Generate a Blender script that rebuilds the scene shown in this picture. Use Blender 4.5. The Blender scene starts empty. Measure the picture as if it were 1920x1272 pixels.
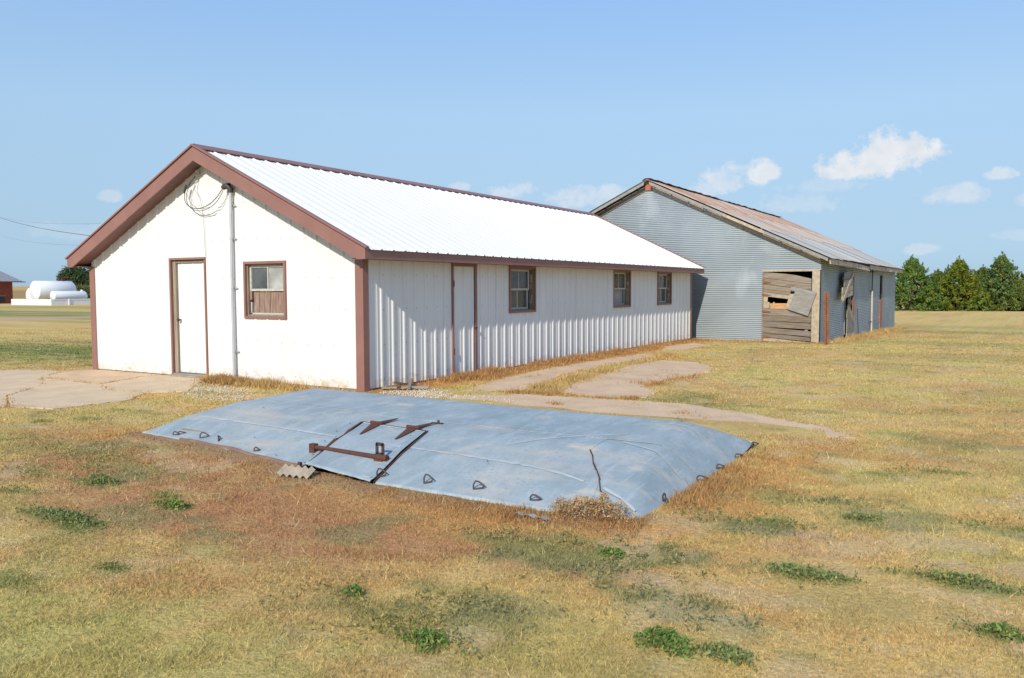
import bpy, bmesh, math, random
import numpy as np
from mathutils import Vector, Matrix
random.seed(7); rng = np.random.default_rng(7)
SC = bpy.context.scene
COL = SC.collection

# ------------------------------------------------------------------ camera
cam_d = bpy.data.cameras.new('camera'); cam = bpy.data.objects.new('camera', cam_d); COL.objects.link(cam)
cam_d.sensor_width = 36; cam_d.lens = 29.09; cam_d.clip_end = 6000; cam_d.clip_start = .05
CAM = Vector((9.2122, -10.401, 1.7044))
right = Vector((.8542, .5199, -.0036)).normalized(); fwd = Vector((-.5192, .8525, -.0609)).normalized()
up = right.cross(fwd).normalized(); right = fwd.cross(up).normalized()
cam.matrix_world = Matrix(((right.x, up.x, -fwd.x, CAM.x), (right.y, up.y, -fwd.y, CAM.y), (right.z, up.z, -fwd.z, CAM.z), (0, 0, 0, 1)))
SC.camera = cam

# ------------------------------------------------------------------ sky, sun, exposure
SUN = Vector((.335, -1.96, 1.25)).normalized()
world = bpy.data.worlds.new('World'); SC.world = world; world.use_nodes = True
wn = world.node_tree.nodes; wl = world.node_tree.links; wn.clear()
def wnode(t, **k):
    n = wn.new(t)
    for a, b in k.items(): setattr(n, a, b)
    return n
def wmath(op, a, b=None, c=None, clamp=False):
    n = wnode('ShaderNodeMath', operation=op, use_clamp=clamp)
    for i, v in enumerate((a, b, c)):
        if v is None: continue
        if isinstance(v, (int, float)): n.inputs[i].default_value = v
        else: wl.new(v, n.inputs[i])
    return n.outputs[0]
SKY_STRENGTH = .15; EXPO = .7
sky = wnode('ShaderNodeTexSky', sky_type='NISHITA'); sky.sun_disc = False
sky.sun_elevation = math.asin(SUN.z); sky.sun_rotation = math.atan2(SUN.x, SUN.y)
sky.altitude = 700; sky.air_density = 1.0; sky.dust_density = 1.6; sky.ozone_density = 1.6
tc = wnode('ShaderNodeTexCoord'); sep = wnode('ShaderNodeSeparateXYZ'); wl.new(tc.outputs['Generated'], sep.inputs[0])
az = wmath('ARCTAN2', sep.outputs[0], sep.outputs[1]); el = wmath('ARCSINE', sep.outputs[2])
cv = wnode('ShaderNodeCombineXYZ'); wl.new(az, cv.inputs[0]); wl.new(el, cv.inputs[1])
cn = wnode('ShaderNodeTexNoise'); cn.inputs['Scale'].default_value = 34; cn.inputs['Detail'].default_value = 9; cn.inputs['Roughness'].default_value = .66
wl.new(cv.outputs[0], cn.inputs['Vector'])
fb = wmath('SUBTRACT', cn.outputs[0], .5)
# fair-weather cumulus low in the sky: azimuth, elevation, half width, half height, density
CLOUDS = [(-.1346, .134, .062, .025, 1.35), (-.120, .150, .032, .025, 1.35), (-.096, .143, .034, .016, 1.2), (-.160, .126, .034, .014, 1.1), (-.292, .124, .040, .021, .75), (-.262, .130, .026, .018, 1.0), (-.318, .116, .03, .014, .55),
          (-.4571, .1075, .050, .017, .6), (-.43, .113, .025, .012, .6), (-.5464, .1139, .032, .013, .6), (-.0588, .0957, .036, .014, .6), (-.05, .101, .016, .008, .6), (-.0176, .1155, .017, .009, .75),
          (-.214, .0929, .06, .015, .35), (-.19, .112, .05, .011, .3), (-.0904, .0394, .022, .008, .5), (-.6101, .1201, .015, .008, .5), (-.996, .0997, .013, .008, .45), (-1.02, .06, .06, .012, .22), (-.95, .045, .05, .01, .18),
          (.02, .086, .03, .012, .5), (.0, .052, .03, .008, .3), (.16, .12, .06, .024, .8), (.33, .10, .05, .02, .6), (-1.25, .11, .05, .02, .6), (.6, .13, .08, .03, .8), (-1.6, .12, .07, .025, .7)]
dens = None
for a0, e0, ra, re, k in CLOUDS:
    dx = wmath('DIVIDE', wmath('SUBTRACT', az, a0), ra)
    dy = wmath('DIVIDE', wmath('SUBTRACT', el, e0), re)
    dyb = wmath('MULTIPLY', wmath('MINIMUM', dy, 0), 1.5)            # flatter base
    dy2 = wmath('ADD', wmath('MAXIMUM', dy, 0), dyb)
    d2 = wmath('ADD', wmath('MULTIPLY', dx, dx), wmath('MULTIPLY', dy2, dy2))
    v = wmath('SUBTRACT', 1.0, d2)
    v = wmath('MULTIPLY_ADD', fb, 5.0, v)
    v = wmath('MULTIPLY', wmath('POWER', wmath('MULTIPLY', v, 1.15, clamp=True), .95), k)
    # keep each cloud to its own neighbourhood
    lim = wmath('SUBTRACT', 2.6, d2, clamp=True)
    v = wmath('MULTIPLY', v, lim)
    dens = v if dens is None else wmath('MAXIMUM', dens, v)
cn2 = wnode('ShaderNodeTexNoise'); cn2.inputs['Scale'].default_value = 55; cn2.inputs['Detail'].default_value = 6
wl.new(cv.outputs[0], cn2.inputs['Vector'])
crm = wnode('ShaderNodeMix', data_type='RGBA'); wl.new(cn2.outputs[0], crm.inputs['Factor'])
crm.inputs['A'].default_value = (2.5, 2.8, 3.2, 1); crm.inputs['B'].default_value = (3.9, 3.9, 3.95, 1)
mixw = wnode('ShaderNodeMix', data_type='RGBA'); wl.new(wmath('MULTIPLY', dens, .88, clamp=True), mixw.inputs['Factor'])
# hazy late-summer sky: the Nishita gradient flattened, with a pale band of haze above the horizon
gam = wnode('ShaderNodeGamma'); gam.inputs['Gamma'].default_value = .25; wl.new(sky.outputs[0], gam.inputs['Color'])
tr = wnode('ShaderNodeValToRGB'); er = tr.color_ramp.elements
eln = wmath('DIVIDE', el, 1.5708, clamp=True); wl.new(eln, tr.inputs[0])
kf = 1 / (SKY_STRENGTH * 2 ** EXPO)
stops = [(0, (.275, .395, .53)), (.08, (.295, .40, .505)), (.2, (.325, .445, .56)), (.38, (.255, .40, .625)), (1.5708, (.19, .33, .60))]
for i, (e_, c_) in enumerate(stops):
    q = er[i] if i < 2 else er.new(.5)
    q.position = e_ / 1.5708
for i, (e_, c_) in enumerate(stops):
    er[i].position = e_ / 1.5708; er[i].color = (c_[0], c_[1], c_[2], 1)
tint = wnode('ShaderNodeMix', data_type='RGBA', blend_type='MULTIPLY'); tint.inputs['Factor'].default_value = 1
wl.new(gam.outputs[0], tint.inputs['A']); wl.new(tr.outputs[0], tint.inputs['B'])
tsc = wnode('ShaderNodeVectorMath', operation='SCALE'); wl.new(tint.outputs['Result'], tsc.inputs[0]); tsc.inputs['Scale'].default_value = kf
wl.new(tsc.outputs[0], mixw.inputs['A']); wl.new(crm.outputs['Result'], mixw.inputs['B'])
bg = wnode('ShaderNodeBackground'); bg.inputs['Strength'].default_value = SKY_STRENGTH
wl.new(mixw.outputs['Result'], bg.inputs['Color'])
wo = wnode('ShaderNodeOutputWorld'); wl.new(bg.outputs[0], wo.inputs[0])
sl = bpy.data.lights.new('sun', 'SUN'); sl.energy = 2.9; sl.angle = math.radians(.53); sl.color = (1, .925, .80)
so = bpy.data.objects.new('sun', sl); COL.objects.link(so); so.rotation_euler = SUN.to_track_quat('Z', 'Y').to_euler(); so.location = (0, -20, 20)
vs = SC.view_settings; vs.view_transform = 'Standard'; vs.look = 'None'; vs.exposure = EXPO; vs.gamma = 1; vs.use_curve_mapping = False

# ------------------------------------------------------------------ materials
MATS = {}
def nmat(name, c1, c2, scale=(3, 3, 3), lo=.35, hi=.65, rough=.7, metal=0., bump=0., bscale=None, stain=None, detail=5, rvar=0., spec=.5, attr=None, rand=0., splash=None):
    """Mix of two colours by noise over world position, an optional stain layer (colour, scale, lo, hi) and fine relief."""
    if name in MATS: return MATS[name]
    m = bpy.data.materials.new(name); m.use_nodes = True; MATS[name] = m
    N = m.node_tree.nodes; L = m.node_tree.links; b = N['Principled BSDF']
    geo = N.new('ShaderNodeNewGeometry')
    def noise(sc, det, seed=0):
        mp = N.new('ShaderNodeMapping'); mp.inputs['Scale'].default_value = sc; mp.inputs['Location'].default_value = (seed, seed * 1.7, seed * .3)
        L.new(geo.outputs['Position'], mp.inputs['Vector'])
        n = N.new('ShaderNodeTexNoise'); n.inputs['Scale'].default_value = 1; n.inputs['Detail'].default_value = det; n.inputs['Roughness'].default_value = .6
        L.new(mp.outputs[0], n.inputs['Vector']); return n.outputs[0]
    def ramp(v, a, c):
        r = N.new('ShaderNodeMapRange'); r.inputs['From Min'].default_value = a; r.inputs['From Max'].default_value = c; L.new(v, r.inputs['Value']); return r.outputs[0]
    mx = N.new('ShaderNodeMix'); mx.data_type = 'RGBA'
    n1 = noise(scale, detail)
    L.new(ramp(n1, lo, hi), mx.inputs['Factor'])
    mx.inputs['A'].default_value = (*c1, 1); mx.inputs['B'].default_value = (*c2, 1)
    out = mx.outputs['Result']
    if attr:
        at = N.new('ShaderNodeAttribute'); at.attribute_name = attr
        m2 = N.new('ShaderNodeMix'); m2.data_type = 'RGBA'; m2.blend_type = 'MULTIPLY'; m2.inputs['Factor'].default_value = 1
        L.new(out, m2.inputs['A']); L.new(at.outputs['Color'], m2.inputs['B']); out = m2.outputs['Result']
    for i, st in enumerate(stain or []):
        c3, s3, l3, h3 = st[:4]
        m3 = N.new('ShaderNodeMix'); m3.data_type = 'RGBA'; m3.inputs['B'].default_value = (*c3, 1)
        L.new(ramp(noise(s3, 6, 13.1 + 7 * i), l3, h3), m3.inputs['Factor']); L.new(out, m3.inputs['A']); out = m3.outputs['Result']
    if splash:
        sx = N.new('ShaderNodeSeparateXYZ'); L.new(geo.outputs['Position'], sx.inputs[0])
        zr = N.new('ShaderNodeMapRange'); zr.inputs['From Min'].default_value = .42; zr.inputs['From Max'].default_value = .02; zr.inputs['To Max'].default_value = .36; L.new(sx.outputs[2], zr.inputs['Value'])
        ad = N.new('ShaderNodeMath'); ad.operation = 'ADD'; L.new(zr.outputs[0], ad.inputs[0]); L.new(noise((5, 5, 9), 6, 41.7), ad.inputs[1])
        m5 = N.new('ShaderNodeMix'); m5.data_type = 'RGBA'; m5.inputs['B'].default_value = (*splash, 1)
        L.new(ramp(ad.outputs[0], .70, 1.05), m5.inputs['Factor']); L.new(out, m5.inputs['A']); out = m5.outputs['Result']
    if rand:
        oi = N.new('ShaderNodeObjectInfo'); r = N.new('ShaderNodeMapRange'); r.inputs['To Min'].default_value = 1 - rand; r.inputs['To Max'].default_value = 1 + rand * .6
        L.new(oi.outputs['Random'], r.inputs['Value'])
        m4 = N.new('ShaderNodeVectorMath'); m4.operation = 'SCALE'; L.new(out, m4.inputs[0]); L.new(r.outputs[0], m4.inputs['Scale']); out = m4.outputs[0]
    L.new(out, b.inputs['Base Color'])
    b.inputs['Roughness'].default_value = rough; b.inputs['Metallic'].default_value = metal; b.inputs['Specular IOR Level'].default_value = spec
    if rvar:
        r = N.new('ShaderNodeMapRange'); r.inputs['To Min'].default_value = rough - rvar; r.inputs['To Max'].default_value = rough + rvar
        L.new(n1, r.inputs['Value']); L.new(r.outputs[0], b.inputs['Roughness'])
    if bump:
        bp = N.new('ShaderNodeBump'); bp.inputs['Strength'].default_value = 1; bp.inputs['Distance'].default_value = bump
        L.new(noise(bscale or scale, 6, 3.3), bp.inputs['Height']); L.new(bp.outputs[0], b.inputs['Normal'])
    return m

SIDING = nmat('white_siding', splash=(.50, .38, .25), c1=(.705, .705, .69), c2=(.665, .663, .645), scale=(1.5, 1.5, .6), rough=.45, spec=.35, bump=.004, bscale=(1.3, 1.3, .7), stain=[((.62, .57, .46), (9, 9, 1.2), .74, .92)])
ROOFW = nmat('white_roof_sheet', (.80, .80, .80), (.76, .76, .755), (.6, 2.5, .6), rough=.38, spec=.4, stain=[((.66, .65, .62), (1.0, 16, 1.0), .52, .85), ((.55, .50, .44), (.7, 3, .7), .70, .9)])
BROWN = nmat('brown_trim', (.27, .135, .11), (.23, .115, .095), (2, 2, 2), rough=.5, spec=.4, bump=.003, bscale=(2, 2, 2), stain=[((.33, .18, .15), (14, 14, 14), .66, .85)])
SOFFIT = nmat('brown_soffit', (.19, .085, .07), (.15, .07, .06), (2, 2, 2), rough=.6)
CONC = nmat('concrete', (.64, .49, .325), (.54, .415, .28), (2.2, 2.2, 2.2), rough=.95, bump=.008, bscale=(40, 40, 40), spec=.0, stain=[((.50, .41, .31), (55, 55, 55), .52, .75), ((.38, .30, .215), (1.1, 1.1, 1.1), .58, .82)])
CONC2 = nmat('pink_concrete', (.64, .455, .295), (.53, .375, .24), (1.5, 1.5, 1.5), rough=.95, bump=.008, bscale=(40, 40, 40), spec=.0, stain=[((.74, .60, .45), (48, 48, 48), .56, .72), ((.36, .25, .16), (38, 38, 38), .60, .74), ((.44, .31, .20), (1.6, 1.6, 1.6), .56, .78), ((.34, .25, .17), (9, 9, 9), .66, .8)])
FOUND = nmat('foundation_concrete', (.33, .26, .19), (.25, .19, .14), (5, 5, 5), rough=.95, bump=.004)
WOODZ = nmat('weathered_wood_upright', (.34, .285, .22), (.21, .165, .125), (38, 38, 2.2), rough=.9, bump=.004, spec=.2, rand=.18)
WOODX = nmat('weathered_wood_plank', (.31, .25, .185), (.155, .12, .09), (2.2, 6, 42), rough=.9, bump=.004, spec=.2, rand=.22, stain=[((.25, .235, .22), (1.2, 3, 9), .5, .75)])
WOODY = nmat('weathered_fascia_wood', (.60, .51, .42), (.44, .36, .29), (10, 2.0, 20), rough=.9, bump=.004, spec=.2, rand=.15, stain=[((.12, .055, .04), (8, 3.2, 1.2), .56, .72)])
WOODG = nmat('grey_weathered_board', (.30, .285, .26), (.22, .205, .185), (4, 4, 14), rough=.9, bump=.004, spec=.2, stain=[((.36, .33, .28), (10, 10, 10), .55, .8)])
WOODP = nmat('pale_old_wood', (.46, .39, .29), (.33, .27, .195), (9, 9, 9), rough=.9, bump=.003, spec=.2, rand=.12)
WOODR = nmat('red_brown_board', (.34, .24, .19), (.17, .10, .075), (34, 34, 3), rough=.9, bump=.004, spec=.2, stain=[((.5, .45, .40), (30, 30, 2.0), .58, .75)])
REDW = nmat('faded_red_wood', (.42, .12, .07), (.33, .14, .09), (12, 12, 4), rough=.85, bump=.003, spec=.2, stain=[((.45, .33, .26), (16, 16, 5), .55, .75)])
SASH = nmat('old_sash_paint', (.50, .50, .45), (.38, .365, .31), (25, 25, 25), rough=.7, stain=[((.24, .19, .14), (40, 40, 40), .60, .78)])
PIPE = nmat('galvanised_conduit', (.50, .52, .53), (.42, .44, .45), (8, 8, 3), rough=.45, metal=.25)
BLACKM = nmat('dark_metal', (.045, .04, .04), (.07, .055, .05), (30, 30, 30), rough=.6, metal=.2)
WIREM = nmat('black_wire', (.03, .03, .03), (.06, .06, .06), (10, 10, 10), rough=.6)
GREYW = nmat('grey_wire', (.32, .31, .29), (.25, .24, .22), (10, 10, 10), rough=.6)
PORC = nmat('porcelain', (.6, .58, .52), (.4, .36, .3), (30, 30, 30), rough=.3)
RUST = nmat('rusty_iron', (.115, .048, .032), (.075, .035, .028), (30, 30, 30), rough=.9, bump=.002, spec=.25, stain=[((.21, .085, .045), (45, 45, 45), .6, .8)])
RUSTP = nmat('rusty_post', (.27, .115, .06), (.17, .075, .045), (14, 14, 5), rough=.9, bump=.002, spec=.2, stain=[((.36, .20, .12), (30, 30, 12), .6, .8)])
DARKIRON = nmat('dark_iron_loop', (.07, .055, .055), (.10, .065, .055), (60, 60, 60), rough=.7, metal=.3, bump=.001)
GALVW = nmat('galvanised_wall_sheet', (.305, .35, .37), (.26, .30, .325), (.7, .7, .9), rough=.5, metal=.35, rvar=.06, rand=.06, stain=[((.40, .44, .46), (1.0, 1.0, .5), .58, .75), ((.24, .17, .13), (9, 9, 4), .74, .85)])
GALVT = nmat('rusty_roof_sheet', (.47, .35, .255), (.41, .26, .17), (.6, 2, .6), rough=.8, metal=0, rand=.2, stain=[((.62, .58, .53), (.4, 1.7, .4), .50, .62), ((.42, .15, .06), (.4, 1.9, .4), .50, .58), ((.25, .085, .04), (.7, 4, .7), .58, .68)])
GALVM = nmat('patchy_roof_sheet', (.48, .455, .41), (.41, .37, .32), (.6, 2, .6), rough=.85, metal=0, rand=.2, stain=[((.58, .42, .30), (.4, 1.8, .4), .48, .62), ((.44, .16, .065), (.45, 2.3, .45), .54, .63)])
GALVR = nmat('weathered_roof_sheet', (.46, .455, .43), (.39, .385, .36), (.6, 2, .6), rough=.85, metal=0, rand=.2, stain=[((.55, .47, .38), (.5, 3.0, .5), .56, .72)])
CELLM = nmat('cellar_sheet', (.325, .38, .39), (.25, .305, .322), (2.4, 1.3, 2.4), lo=.36, hi=.64, rough=.62, metal=.1, rvar=.06, bump=.006, bscale=(1.8, 1.8, 1.8), spec=.25,
             stain=[((.41, .46, .48), (9, 3.2, 4), .50, .80), ((.44, .485, .50), (34, 2.6, 6), .58, .84), ((.47, .43, .365), (.8, 2.4, 1.1), .54, .76), ((.52, .545, .56), (16, 30, 20), .64, .80), ((.21, .245, .27), (26, 34, 26), .56, .76), ((.52, .46, .37), (2.0, 3.0, 1), .60, .74), ((.33, .24, .17), (7, 9, 7), .70, .82)])
SEAMM = nmat('pale_scuffed_crease', (.47, .49, .48), (.38, .43, .46), (5, 9, 5), rough=.6, metal=.1, stain=[((.48, .42, .33), (3, 5, 3), .5, .7)])
DIRTM = nmat('brown_rusty_rail', (.24, .14, .09), (.16, .10, .075), (8, 8, 8), rough=.95, bump=.004)
TANKW = nmat('white_tank_paint', (.80, .80, .80), (.74, .75, .76), (1, 1, .6), rough=.35, stain=[((.6, .57, .5), (2, 2, .5), .68, .85)])
BOXW = nmat('white_wash', (.76, .76, .75), (.68, .68, .67), (1.5, 1.5, 1.5), rough=.6, stain=[((.45, .42, .40), (1.2, 1.2, 3), .66, .76)])
TILE = nmat('red_clay_tile', (.30, .06, .03), (.20, .045, .03), (1.7, 1.7, 4.6), lo=.42, hi=.58, rough=.85, bump=.01, stain=[((.36, .13, .07), (2.5, 2.5, 5), .58, .72)])
METALG = nmat('grey_roof_metal', (.36, .35, .36), (.30, .29, .30), (3, 3, 1), rough=.5, metal=.3)
BARK = nmat('bark', (.10, .075, .055), (.06, .045, .035), (8, 8, 2), rough=.95)
PEBB = nmat('limestone_pebble', (.62, .54, .43), (.46, .38, .28), (35, 35, 35), rough=.9)
BLIND = nmat('blind_slat', (.42, .40, .36), (.34, .32, .29), (10, 10, 10), rough=.6)
PAPER = nmat('cream_board', (.62, .58, .48), (.52, .47, .38), (6, 6, 6), rough=.85)
INNER = nmat('sunlit_inner_board', (.62, .36, .17), (.48, .25, .11), (3, 8, 20), rough=.9)
FLOORM = nmat('dark_dirt_floor', (.10, .075, .055), (.07, .055, .04), (4, 4, 4), rough=1)

def glass(name, dust, col):
    m = bpy.data.materials.new(name); m.use_nodes = True; N = m.node_tree.nodes; L = m.node_tree.links; N.clear()
    o = N.new('ShaderNodeOutputMaterial'); t = N.new('ShaderNodeBsdfTransparent'); t.inputs[0].default_value = (.85, .88, .87, 1)
    g = N.new('ShaderNodeBsdfGlossy'); g.inputs['Roughness'].default_value = .06
    d = N.new('ShaderNodeBsdfDiffuse'); d.inputs[0].default_value = (*col, 1)
    fr = N.new('ShaderNodeFresnel'); fr.inputs[0].default_value = 1.5
    a = N.new('ShaderNodeMixShader'); b = N.new('ShaderNodeMixShader')
    geo = N.new('ShaderNodeNewGeometry'); n = N.new('ShaderNodeTexNoise'); n.inputs['Scale'].default_value = 3; n.inputs['Detail'].default_value = 5
    L.new(geo.outputs['Position'], n.inputs['Vector'])
    r = N.new('ShaderNodeMapRange'); r.inputs['From Min'].default_value = .3; r.inputs['From Max'].default_value = .7; r.inputs['To Min'].default_value = dust * .6; r.inputs['To Max'].default_value = min(1, dust * 1.4)
    L.new(n.outputs[0], r.inputs['Value'])
    L.new(r.outputs[0], a.inputs[0]); L.new(t.outputs[0], a.inputs[1]); L.new(d.outputs[0], a.inputs[2])
    L.new(fr.outputs[0], b.inputs[0]); L.new(a.outputs[0], b.inputs[1]); L.new(g.outputs[0], b.inputs[2]); L.new(b.outputs[0], o.inputs[0])
    return m
GLASS = glass('dusty_glass', .28, (.30, .33, .34)); GLASSF = glass('filmy_glass', .75, (.46, .47, .44))

def leafmat(name, trans=.25):
    """Diffuse and translucent foliage coloured per vertex."""
    m = bpy.data.materials.new(name); m.use_nodes = True; N = m.node_tree.nodes; L = m.node_tree.links; N.clear()
    o = N.new('ShaderNodeOutputMaterial'); at = N.new('ShaderNodeAttribute'); at.attribute_name = 'Col'
    d = N.new('ShaderNodeBsdfDiffuse'); t = N.new('ShaderNodeBsdfTranslucent'); x = N.new('ShaderNodeMixShader'); x.inputs[0].default_value = trans
    L.new(at.outputs['Color'], d.inputs[0]); L.new(at.outputs['Color'], t.inputs[0]); L.new(d.outputs[0], x.inputs[1]); L.new(t.outputs[0], x.inputs[2]); L.new(x.outputs[0], o.inputs[0])
    return m
GRASSM = leafmat('grass_blade', .3); LEAFM = leafmat('cedar_foliage', .3)

# ------------------------------------------------------------------ object helpers
def thing(name, label, cat, loc, group=None):
    o = bpy.data.objects.new(name, None); COL.objects.link(o); o.location = loc; o.empty_display_size = .2
    o['label'] = label; o['category'] = cat
    if group: o['group'] = group
    return o
def wloc(o):
    v = Vector(o.location)
    while o.parent: o = o.parent; v += Vector(o.location)
    return v
class MB:
    """Collects polygons (world coordinates) and links them as one mesh object."""
    def __init__(s): s.v = []; s.f = []; s.sm = []
    def poly(s, pts, sm=False):
        n = len(s.v); s.v += [tuple(p) for p in pts]; s.f.append(tuple(range(n, n + len(pts)))); s.sm.append(sm)
    def grid(s, rows, sm=False, close=False):
        n = len(s.v); w = len(rows[0])
        for r in rows: s.v += [tuple(p) for p in r]
        for i in range(len(rows) - 1):
            for j in range(w if close else w - 1):
                k = (j + 1) % w
                s.f.append((n + i * w + j, n + i * w + k, n + (i + 1) * w + k, n + (i + 1) * w + j)); s.sm.append(sm)
    def hexa(s, a, b):
        """a, b: matching quads (4 points each), joined into a closed block"""
        n = len(s.v); s.v += [tuple(p) for p in a] + [tuple(p) for p in b]
        for q in ((3, 2, 1, 0), (4, 5, 6, 7), (0, 1, 5, 4), (1, 2, 6, 5), (2, 3, 7, 6), (3, 0, 4, 7)):
            s.f.append(tuple(n + i for i in q)); s.sm.append(False)
    def box(s, x0, x1, y0, y1, z0, z1):
        s.hexa([(x0, y0, z0), (x1, y0, z0), (x1, y1, z0), (x0, y1, z0)], [(x0, y0, z1), (x1, y0, z1), (x1, y1, z1), (x0, y1, z1)])
    def prism(s, pts, off):
        """closed slab from a polygon and an offset vector"""
        n = len(s.v); k = len(pts); off = Vector(off)
        s.v += [tuple(p) for p in pts] + [tuple(Vector(p) + off) for p in pts]
        s.f.append(tuple(range(n + k - 1, n - 1, -1))); s.f.append(tuple(range(n + k, n + 2 * k))); s.sm += [False, False]
        for i in range(k):
            j = (i + 1) % k; s.f.append((n + i, n + j, n + k + j, n + k + i)); s.sm.append(False)
    def bar(s, p, q, w, h, upv=(0, 0, 1)):
        p = Vector(p); q = Vector(q); d = (q - p).normalized(); sx = d.cross(Vector(upv))
        if sx.length < 1e-4: sx = d.cross(Vector((1, 0, 0)))
        sx.normalize(); sz = sx.cross(d)
        c = [(-w / 2, -h / 2), (w / 2, -h / 2), (w / 2, h / 2), (-w / 2, h / 2)]
        s.hexa([p + sx * a + sz * b for a, b in c], [q + sx * a + sz * b for a, b in c])
    def tube(s, pts, r, n=8, caps=True):
        pts = [Vector(p) for p in pts]; rows = []; prev = None
        rr = r if isinstance(r, (list, tuple)) else [r] * len(pts)
        for i, p in enumerate(pts):
            d = (pts[min(i + 1, len(pts) - 1)] - pts[max(i - 1, 0)]).normalized()
            if prev is None:
                a = d.orthogonal().normalized()
            else:
                a = (prev - d * prev.dot(d)).normalized()
            prev = a; b = d.cross(a)
            rows.append([p + a * rr[i] * math.cos(2 * math.pi * k / n) + b * rr[i] * math.sin(2 * math.pi * k / n) for k in range(n)])
        s.grid(rows, True, True)
        if caps: s.poly(rows[0][::-1]); s.poly(rows[-1])
    def build(s, name, mat, parent=None, origin=None):
        me = bpy.data.meshes.new(name)
        og = Vector(origin) if origin else (wloc(parent) if parent else Vector((0, 0, 0)))
        me.from_pydata([(v[0] - og.x, v[1] - og.y, v[2] - og.z) for v in s.v], [], s.f)
        me.polygons.foreach_set('use_smooth', s.sm); me.materials.append(mat); me.update()
        o = bpy.data.objects.new(name, me); COL.objects.link(o)
        if parent: o.parent = parent; o.location = og - wloc(parent)
        else: o.location = og
        return o
def np_mesh(name, V, F, mat, cols=None, parent=None, smooth=False):
    """triangles or quads from numpy arrays, with optional per-vertex colour"""
    me = bpy.data.meshes.new(name); k = F.shape[1]
    me.vertices.add(len(V)); me.vertices.foreach_set('co', np.ascontiguousarray(V, np.float32).ravel())
    me.loops.add(F.size); me.loops.foreach_set('vertex_index', np.ascontiguousarray(F, np.int32).ravel())
    me.polygons.add(len(F)); me.polygons.foreach_set('loop_start', np.arange(0, F.size, k, dtype=np.int32))
    if smooth: me.polygons.foreach_set('use_smooth', np.ones(len(F), bool))
    if cols is not None:
        a = me.color_attributes.new('Col', 'FLOAT_COLOR', 'POINT')
        a.data.foreach_set('color', np.concatenate([cols, np.ones((len(cols), 1))], 1).astype(np.float32).ravel())
    me.materials.append(mat); me.update(calc_edges=True); me.validate()
    o = bpy.data.objects.new(name, me); COL.objects.link(o)
    if parent: o.parent = parent
    return o

# ------------------------------------------------------------------ terrain shape and turf colour
def hash2(i, j, s):
    h = (i.astype(np.int64) * 374761393 + j.astype(np.int64) * 668265263 + s * 1442695041) & 0xffffffff
    h = ((h ^ (h >> 13)) * 1274126177) & 0xffffffff
    return ((h ^ (h >> 16)) & 0xffff) / 65535.
def vnoise(x, y, s=0):
    i = np.floor(x); j = np.floor(y); fx = x - i; fy = y - j; fx = fx * fx * (3 - 2 * fx); fy = fy * fy * (3 - 2 * fy)
    return (hash2(i, j, s) * (1 - fx) + hash2(i + 1, j, s) * fx) * (1 - fy) + (hash2(i, j + 1, s) * (1 - fx) + hash2(i + 1, j + 1, s) * fx) * fy
def fbm(x, y, s=0, o=4):
    a = .5; t = 0; n = 0
    for k in range(o):
        t = t + a * vnoise(x * 2 ** k + 17.3 * k, y * 2 ** k - 9.1 * k, s + k); n += a; a *= .55
    return t / n
def sst(a, b, x):
    t = np.clip((x - a) / (b - a), 0, 1); return t * t * (3 - 2 * t)
def cell_edge(x): return np.interp(x, [.48, 1.87, 3.5, 4.5, 5.5, 6.4, 6.95], [-4.42, -4.55, -4.86, -4.98, -4.99, -5.0, -4.86])
def terr(x, y):
    x = np.asarray(x, float); y = np.asarray(y, float)
    r = np.hypot(x - 9, y + 10)
    z = -.34 * np.clip((y - 13) / 23., 0, 1) * sst(-14, -2, x)
    z = z + 4.7 * sst(220, 760, r)
    z = z + (.018 * (fbm(x * .9, y * .9, 5, 3) - .5)) * sst(.0, 2.5, np.hypot(np.maximum(np.abs(x + 3.7) - 3.8, 0), np.maximum(np.abs(y - 8) - 8.1, 0)))
    # low bank of earth pushed up round the cellar cover
    dc = np.hypot(np.maximum(np.abs(x - 3.8) - 3.1, 0), np.maximum(np.abs(y + 2.7) - 2.0, 0))
    inside = (x > .6) & (x < 6.75) & (y > cell_edge(x) + .06) & (y < -1.6)
    z = z + .03 * np.exp(-(dc / .5) ** 2) * (~inside) - .16 * inside * sst(.06, .25, y - cell_edge(x))
    return z
def blob(x, y, bx, by, rx, ry, soft=1.0, seed=3):
    out = np.zeros(len(x)); k = np.flatnonzero((np.abs(x - bx) < 2.4 * rx) & (np.abs(y - by) < 2.4 * ry))
    if len(k):
        x = x[k]; y = y[k]; d = np.sqrt(((x - bx) / rx) ** 2 + ((y - by) / ry) ** 2)
        out[k] = sst(1.0 + .55 * soft, 1.0 - .75 * soft, d + 1.9 * (fbm(x * 7, y * 7, seed, 4) - .54) + .9 * (fbm(x * 2.3, y * 2.3, seed + 4, 3) - .5)) * sst(2.3, 1.6, d)
    return out
TAN = (.63, .435, .175); YEL = (.61, .475, .175); YGR = (.49, .43, .145); RBR = (.47, .245, .12); ORB = (.57, .31, .11); DIRT = (.52, .36, .23)
OLV = (.32, .285, .11); GGR = (.215, .24, .115); GRN = (.17, .225, .07); BGR = (.12, .24, .045); PALE = (.58, .45, .27)
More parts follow.
